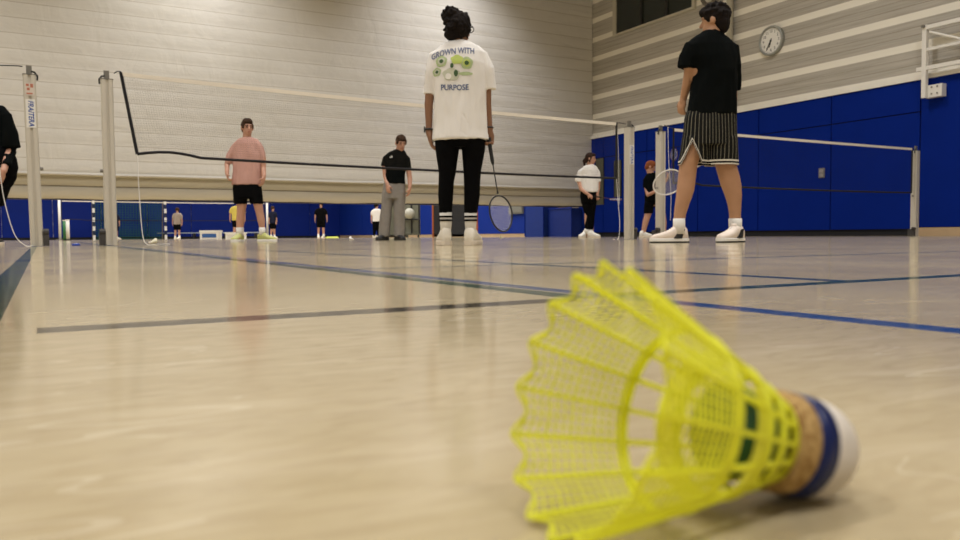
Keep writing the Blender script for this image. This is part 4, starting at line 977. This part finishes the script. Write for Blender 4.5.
q = MB(); f.rows(q, [(149.8, 394.5, 404, .06), (152, 389, 406, .085), (156, 385.5, 407.5, .10), (168, 386.3, 405.5, .115), (178, 385, 405, .12), (184, 384, 405.4, .125)])
f.sleeve(q, [(390, 155, 3.2), (386.6, 158, 4.0), (384.6, 166.5, 4.0)]); f.sleeve(q, [(403, 155, 3.2), (406, 159, 4.0), (408, 170.5, 3.9)])
sht = f.cloth(q, 'shirt', m_btee, .011, fscale=(11, 11, 3.5))
q = MB(); f.rows(q, [(181, 384.4, 405, .115), (190, 383, 405.2, .125), (199, 381.6, 405.4, .125)]); f.rows(q, [(192, 382.4, 394, .11), (210, 380.4, 391.5, .10), (225, 379, 390.6, .095), (236.5, 378.4, 390, .10)]); f.rows(q, [(192, 393, 405.4, .11), (210, 393.6, 405.2, .10), (225, 393.8, 404.8, .095), (236.5, 393.6, 404.6, .10)])
f.cloth(q, 'trousers', mat('grey_trousers', (.235, .215, .195), .9, .2, var=.12, vscale=18), .010, fscale=(10, 10, 3))
f.shoe(al, 205, m_bshoe, m_dark, .29, .105, .08); f.shoe(ar, 150, m_bshoe, m_dark, .29, .105, .08)
cap_hair(f, m_hair3, -.01, 0, 3); f.eyes(m_hair3)
bv = BVHTree.FromPolygons([v.co for v in sht.data.vertices], [tuple(p.vertices) for p in sht.data.polygons]); tee = sht
p = f.P(391.7, 157.3); s_ = .018
for i in range(3): x = p.x - .018 + i*.016; print_mesh('emblem_print', [Vector((x, 0, p.z-.016)), Vector((x+.010, 0, p.z-.016)), Vector((x+.004, 0, p.z+.004+i*.008)), Vector((x-.004, 0, p.z+.0+i*.008))], [(0, 1, 2, 3)], m_white, .006)
q = MB(); q.capsule(f.P(392.2, 190, -.14), f.P(393.4, 196, -.17), .014, .012, 8); o = q.build('racket_grip_end', m_dark, f.o)
bpy.data.objects.remove(o)

# ---- girl in white at the corner
f = Fig(588.5, 15.0, .012)
f.head(590.8, 158.8, 112, 6, .95); f.neck(590, 167, 2.9)
f.rows(f.body, [(168.5, 586, 594.5, .05), (172, 583, 597, .08), (182, 582, 597, .10), (196, 581.5, 597, .11)])
f.pts(f.body, [(583, 173, 2.0), (578.6, 180, 2.2), (581, 189, 1.9, -.06), (587.8, 194, 1.6, -.14)]); f.pts(f.body, [(596, 173, 2.0), (598.3, 180, 2.2), (598.2, 188, 1.9, .0), (597.2, 194, 1.6, -.05)])
f.hand(f.P(587.8, 194, -.14), f.P(592.5, 197.5, -.16), (0, 1, -.5), 1, .7, .95); f.hand(f.P(597.2, 194.3, -.05), f.P(598.5, 200, -.06), (-.2, 1, 0), 1, .9, .95)
for rows in ([(194, 581, 590), (215, 584.5, 590.5), (234, 584.5, 588)], [(194, 588, 597), (215, 589, 594.5), (234, 590, 593.5)]): f.rows(f.body, rows, 1.1)
al, ar = f.P(585.3, 234, .04), f.P(591.0, 234.5, -.05); f.foot(al, 2.3); f.foot(ar, 1.9)
f.finish(m_sk3, 'person in white shirt, black trousers and white trainers at the corner of the hall')
q = MB(); f.rows(q, [(164.6, 587, 593.4, .05), (167, 582.5, 597, .08), (170, 579.8, 598.8, .10), (180, 580.5, 598.6, .12), (190, 580, 598.6, .13), (192.5, 581, 598, .13)])
f.sleeve(q, [(583.5, 169.5, 2.4), (581, 172, 3.1), (578, 182, 3.3)]); f.sleeve(q, [(595.5, 169.5, 2.4), (597.2, 172, 3.0), (598.6, 182, 2.8)])
f.cloth(q, 'shirt', m_tee, .010, fscale=(11, 11, 3.5))
q = MB(); f.rows(q, [(189, 580.6, 597.6, .12), (196, 580, 597.2, .13), (203, 581, 596.6, .12)]); f.rows(q, [(198, 580.6, 590, .105, .02), (207, 582.4, 590.6, .09), (216, 585, 591, .065), (229.5, 584.4, 589.2, .055)]); f.rows(q, [(198, 588, 597, .105), (207, 588.4, 596, .09), (216, 588, 594.8, .065), (229.5, 589.2, 593.6, .055)])
f.cloth(q, 'trousers', m_black, .004)
sock(f, [(228.5, 584.2, 589), (234, 584.4, 588.4)], m_sock); sock(f, [(228.5, 589.4, 593.6), (235, 589.6, 593.4)], m_sock)
f.shoe(al, 222, m_white, m_solew, .26, .10, .10); f.shoe(ar, 128, m_white, m_solew, .26, .10, .10)
q = MB(); q.ball(f.H(0, -.025, .04), (.084, .095, .085), f.hm); q.ball(f.H(0, -.06, -.01), (.066, .055, .08), f.hm); q.ball(f.H(0, .045, .085), (.064, .05, .03), f.hm)
q.limb([f.H(0, -.10, .0), f.H(0, -.13, -.05), f.H(0, -.12, -.13)], [.03, .035, .02]); q.capsule(f.H(.07, .01, .03), f.H(.068, 0, -.07), .016, .014); q.capsule(f.H(-.07, .01, .03), f.H(-.068, 0, -.07), .016, .014)
f.cloth(q, 'hair', mat('dark_brown_hair', (.028, .013, .009), .8, .12, bump=.4, bscale=70, var=.3, vscale=30), .004, 1, .011, fscale=(40, 40, 40)); f.eyes(m_hair3)
h0 = at_depth(594.5, 196.5, f.d-.1); h1 = at_depth(617, 199.5, f.d-.55)
racket(h0, h1-h0, ZV + FV*-.35, 'dark racket held out level by the person in white at the corner', mat('dark_red_frame', (.10, .03, .02), .4), m_str, m_grip)

# ---- red-haired player behind the post
m_red = mat('ginger_hair', (.20, .06, .022), .8, .12, bump=.4, bscale=70, var=.3, vscale=30)
f = Fig(653, 15.3, .012)
f.head(650.3, 167.2, 100, 22, .98); f.neck(651.5, 175, 3)
f.rows(f.body, [(176, 649, 657, .05), (180, 646, 659.5, .08), (190, 647, 659, .08), (206, 648, 659, .085)])
f.pts(f.body, [(647.5, 181, 2.0), (645.8, 187, 1.9), (648, 195, 1.9, -.08), (654, 192, 1.6, -.2)]); f.pts(f.body, [(658.5, 181, 2.0), (662.5, 184, 1.9), (666.5, 180, 1.8, -.1), (667.4, 178.5, 1.6, -.12)])
f.hand(f.P(654, 192, -.2), f.P(658, 190, -.24), (0, 1, -.5), 1, .7, .95); f.hand(f.P(667.2, 178.2, -.12), f.P(669, 172, -.14), (-1, .4, 0), -1, .9, .95)
for rows in ([(204, 645, 654, .09), (213, 644.8, 651.8), (222, 642.5, 648.6), (236, 640.8, 644.4)], [(204, 655, 663.5, .09), (213, 658.5, 665.4), (222, 661, 666.6), (236, 662.4, 665.8)]): f.rows(f.body, rows, 1.1)
al, ar = f.P(642.7, 236), f.P(664.0, 236); f.foot(al, 1.7); f.foot(ar, 1.5)
f.finish(m_sk3, 'red-haired person in black shirt and shorts, stooping behind a net post')
q = MB(); f.rows(q, [(172.5, 648, 657, .06), (175, 645.5, 660, .085), (179, 643.8, 661.5, .10), (192, 644.5, 661, .12), (202, 645, 661.5, .125)]); f.sleeve(q, [(648, 177.5, 2.2), (646.2, 180, 3.1), (645.4, 188, 3.1)]); f.sleeve(q, [(658.5, 177.5, 2.2), (660.5, 179.5, 3), (662.8, 183.5, 2.9)])
f.cloth(q, 'shirt', m_btee, .011, fscale=(11, 11, 3.5))
q = MB(); f.rows(q, [(199, 645, 661, .115), (205, 644.8, 662, .12)]); f.rows(q, [(203, 644.4, 654, .105), (213.5, 643.8, 653, .10)]); f.rows(q, [(203, 653, 663, .105), (213, 657, 666, .10)]); f.cloth(q, 'shorts', m_black, .004)
sock(f, [(230.5, 641, 645.4), (236, 640.8, 644.8)], m_sock); sock(f, [(230.5, 662.2, 666), (236, 662.2, 666)], m_sock)
f.shoe(al, 100, m_white, m_solew, .27, .10, .09); f.shoe(ar, 90, m_white, m_solew, .27, .10, .09); cap_hair(f, m_red, 0, 0, 4)
h0 = at_depth(667.8, 181, f.d-.14); h1 = at_depth(675, 150, f.d-.05)
racket(h0, h1-h0, FV*-1 + RV*.6, 'dark racket raised by the red-haired person behind the net post', mat('plum_frame', (.08, .03, .05), .4), m_str, m_grip)

# ---- person in black cut by the left edge
f = Fig(-15, 7.9, .009)
f.head(-14, 93, 60, 0, 1.0); f.neck(-15, 106, 5.6)
f.rows(f.body, [(109, -25, -5, .05), (116, -31, 2, .09), (140, -31, 2, .11), (160, -32, 3, .11), (175, -32, 4, .11)])
f.pts(f.body, [(-1, 119, 4.5), (8, 132, 4.5), (10, 150, 4), (3.5, 171, 3, -.22)]); f.pts(f.body, [(-29, 119, 4.5), (-37, 132, 4.5), (-36, 150, 4), (-30, 171, 3, -.1)])
f.hand(f.P(3, 172, -.22), f.P(-1.5, 184, -.25), (-1, .5, 0), 1, .6); f.hand(f.P(-30, 172, -.1), f.P(-28, 186, -.1), (1, .5, 0), -1, .6)
for rows in ([(170, -32, -15), (205, -33, -21), (240, -34, -27)], [(170, -14, 4), (205, -17, -6), (240, -20, -13)]): f.rows(f.body, rows, 1.1)
al, ar = f.P(-30.5, 240), f.P(-16.5, 240); f.foot(al, 1.2); f.foot(ar, 1.6)
f.finish(m_sk3, 'person dressed in black, half cut off by the left edge')
q = MB(); f.rows(q, [(103.5, -22, -7, .06), (106, -32, 2.5, .09), (112, -37, 8, .11), (130, -36, 7, .13), (152, -36, 8, .14)]); f.sleeve(q, [(-3, 112, 6), (4.5, 117, 7), (8.5, 132, 7.4), (10.8, 148, 8.6)]); f.sleeve(q, [(-28, 112, 6), (-33, 117, 7), (-37, 132, 7.4), (-38, 148, 8)])
f.sleeve(q, [(9, 140, 5), (10.5, 152, 5.2), (6.5, 166, 4.2, -.17)]); f.sleeve(q, [(-37, 140, 5), (-36, 152, 5), (-31, 167, 4.2, -.1)])
f.cloth(q, 'hooded_top', m_btee, .010)
q = MB(); f.rows(q, [(147, -36, 9, .14), (158, -37, 15.5, .155), (168, -37, 16.8, .16), (178, -37, 14.5, .155), (186, -36, 10, .14)]); f.rows(q, [(180, -36, -14, .12), (205, -32, -14, .1)]); f.rows(q, [(178, -16, 11, .13), (192, -16, 6, .12), (206, -18, 1.5, .11)])
f.cloth(q, 'shorts', m_black, .008)
sock(f, [(226, -34, -26), (240, -34.5, -26.5)], m_sock); sock(f, [(226, -20, -12), (240, -20.5, -12.5)], m_sock)
f.shoe(al, 10, m_bshoe, m_solew); f.shoe(ar, 20, m_bshoe, m_solew); cap_hair(f, m_hair2, 0, 0, 6)

# ---- players far off on the court beyond the curtain
def far_person(px, top, d, face, label, shirt, lower, hair_m, skin=None, long_hair=False, trousers=False, wide=1.0, sleeves=True, socks=True, lean=0, sm=None, lower_name='shorts'):
    f = Fig(px, d, .022); hz = 235.3 - .0075*(px-480); base = hz + HC*FPX/d; Hh = base - top
    Y = lambda t: base - Hh*t
    w = Hh*.118*wide
    f.head(px+lean, Y(.932), face, 0, Hh*f.k/1.75); f.neck(px+lean*.6, Y(.83), Hh*.033)
    f.rows(f.body, [(Y(.82), px-w*.5, px+w*.5, Hh*.03*f.k), (Y(.78), px-w*.8, px+w*.8, Hh*.045*f.k), (Y(.6), px-w*.75, px+w*.75, Hh*.055*f.k), (Y(.47), px-w*.8, px+w*.8, Hh*.06*f.k)])
    for q in (-1, 1):
        f.pts(f.body, [(px+q*w*.9, Y(.77), Hh*.024), (px+q*w*1.25, Y(.63), Hh*.024), (px+q*w*1.3, Y(.49), Hh*.018)])
        f.hand(f.P(px+q*w*1.3, Y(.49)), f.P(px+q*w*1.25, Y(.41)), (-q, .2, 0), q, .5, Hh*f.k/1.75)
        f.rows(f.body, [(Y(.5), px+q*w*.45-Hh*.05, px+q*w*.45+Hh*.05), (Y(.28), px+q*w*.5-Hh*.036, px+q*w*.5+Hh*.036), (Y(.2), px+q*w*.52-Hh*.034, px+q*w*.52+Hh*.034), (Y(.04), px+q*w*.55-Hh*.022, px+q*w*.55+Hh*.022)])
        f.foot(f.P(px+q*w*.55, Y(.04)), math.radians(face)+q*.2)
    f.finish(skin or m_sk3, label, 'players on the far court')
    q = MB(); f.rows(q, [(Y(.85), px-w*.4, px+w*.4, Hh*.04*f.k), (Y(.83), px-w*.9, px+w*.9, Hh*.055*f.k), (Y(.79), px-w*1.08, px+w*1.08, Hh*.07*f.k), (Y(.62), px-w*1.0, px+w*1.0, Hh*.075*f.k), (Y(.47), px-w*1.0, px+w*1.0, Hh*.078*f.k)])
    for e in (-1, 1): f.sleeve(q, [(px+e*w*.8, Y(.8), Hh*.04), (px+e*w*1.1, Y(.74), Hh*.042), (px+e*w*1.2, Y(.66), Hh*.038)])
    f.cloth(q, 'shirt', shirt, .008)
    q = MB(); f.rows(q, [(Y(.5), px-w*.95, px+w*.95, Hh*.07*f.k), (Y(.44), px-w*.98, px+w*.98, Hh*.07*f.k)])
    for e in (-1, 1): f.rows(q, [(Y(.46), px+e*w*.5-Hh*.062, px+e*w*.5+Hh*.062), (Y(.3), px+e*w*.52-Hh*.055, px+e*w*.52+Hh*.055)] + ([(Y(.04), px+e*w*.55-Hh*.036, px+e*w*.55+Hh*.036)] if trousers else []))
    f.cloth(q, 'trousers' if trousers else lower_name, lower, .006)
    for e in (-1, 1):
        if socks and not trousers: sock(f, [(Y(.12), px+e*w*.55-Hh*.027, px+e*w*.55+Hh*.027), (Y(.03), px+e*w*.55-Hh*.026, px+e*w*.55+Hh*.026)], m_sock)
        f.shoe(f.P(px+e*w*.55, Y(.04)), face+e*12, sm or m_shoe, m_solew, .26, .10, .08)
    ex = [(f.H(0, -.09, .0), f.H(0, -.11, -.18), .06, .035)] if long_hair else []
    cap_hair(f, hair_m, 0, 0, int(px), .018, ex)
m_navyc = mat('navy_cloth', (.010, .012, .03), .9, .2); m_yellowt = mat('yellow_shirt', (.62, .50, .10), .85, var=.08); m_greyt = mat('tan_grey_shirt', (.32, .26, .22), .85, var=.2, vscale=20)
far_person(177.3, 208, 31, 170, 'distant person with long brown hair in a greyish top, beside the handball goal', m_greyt, m_black, m_hair3, long_hair=True)
far_person(115, 210, 34, 90, 'distant person in navy partly hidden behind a pale net post, inside the goal', m_navyc, m_black, m_hair2)
far_person(237.5, 200, 29.5, 175, 'distant person in yellow shirt half hidden behind the player in pink', m_yellowt, m_black, m_hair3, wide=1.25, socks=False)
far_person(272.8, 206.5, 34, 120, 'distant person in navy clothes right of the player in pink', m_navyc, m_black, m_hair3, wide=.8)
far_person(321, 202.5, 31.5, 180, 'distant person dressed in black with white socks, standing alone', m_black, m_black, m_hair2, wide=1.1)
far_person(376.5, 203.5, 30, 100, 'distant person in white top and dark trousers behind the person in grey trousers', m_tee, m_black, m_hair2, trousers=True)
#PE#

# ------------------------------------------------------------------ light
w = bpy.data.worlds.new('world'); SC.world = w; w.use_nodes = True
w.node_tree.nodes['Background'].inputs[0].default_value = (.9, .92, 1, 1); w.node_tree.nodes['Background'].inputs[1].default_value = .1
def lamp(x, y, z, sx, sy, power, col=(1, .985, .965), spread=140):
    l = bpy.data.lights.new('hall_or_fill_lamp', 'AREA'); l.shape = 'RECTANGLE'; l.size = sx; l.size_y = sy; l.energy = power; l.color = col; l.spread = math.radians(spread)
    o = bpy.data.objects.new('hall_or_fill_lamp', l); C.objects.link(o); o.location = (x, y, z); return o
for x in (-9.4, -3.2, 3.0, 9.2):
    for y in (-3, 3.5, 9.5): lamp(x, y, ZT-.3, 1.6, .6, 195)
for x in (-9.4, -3.2, 3.0, 9.3):
    lamp(x, 16.5, ZT-.3, 1.4, .5, 175, (1, .975, .93) if x < 6 else (1, .98, .975), 95)
for x in (-8, 0, 8):
    for y in (24, 33): lamp(x, y, ZT-.3, 1.6, .6, 420)
for y in (21, 28): lamp(11.5, y, ZT-.3, 1.6, .6, 300)  # extra unseen fill lamps, added to brighten the blue pads by the side wall

SC.view_settings.view_transform = 'Standard'; SC.view_settings.look = 'None'; SC.view_settings.exposure = -.13
SC.cycles.max_bounces = 8; SC.cycles.diffuse_bounces = 4; SC.cycles.transparent_max_bounces = 16
SC.cycles.sample_clamp_indirect = 6
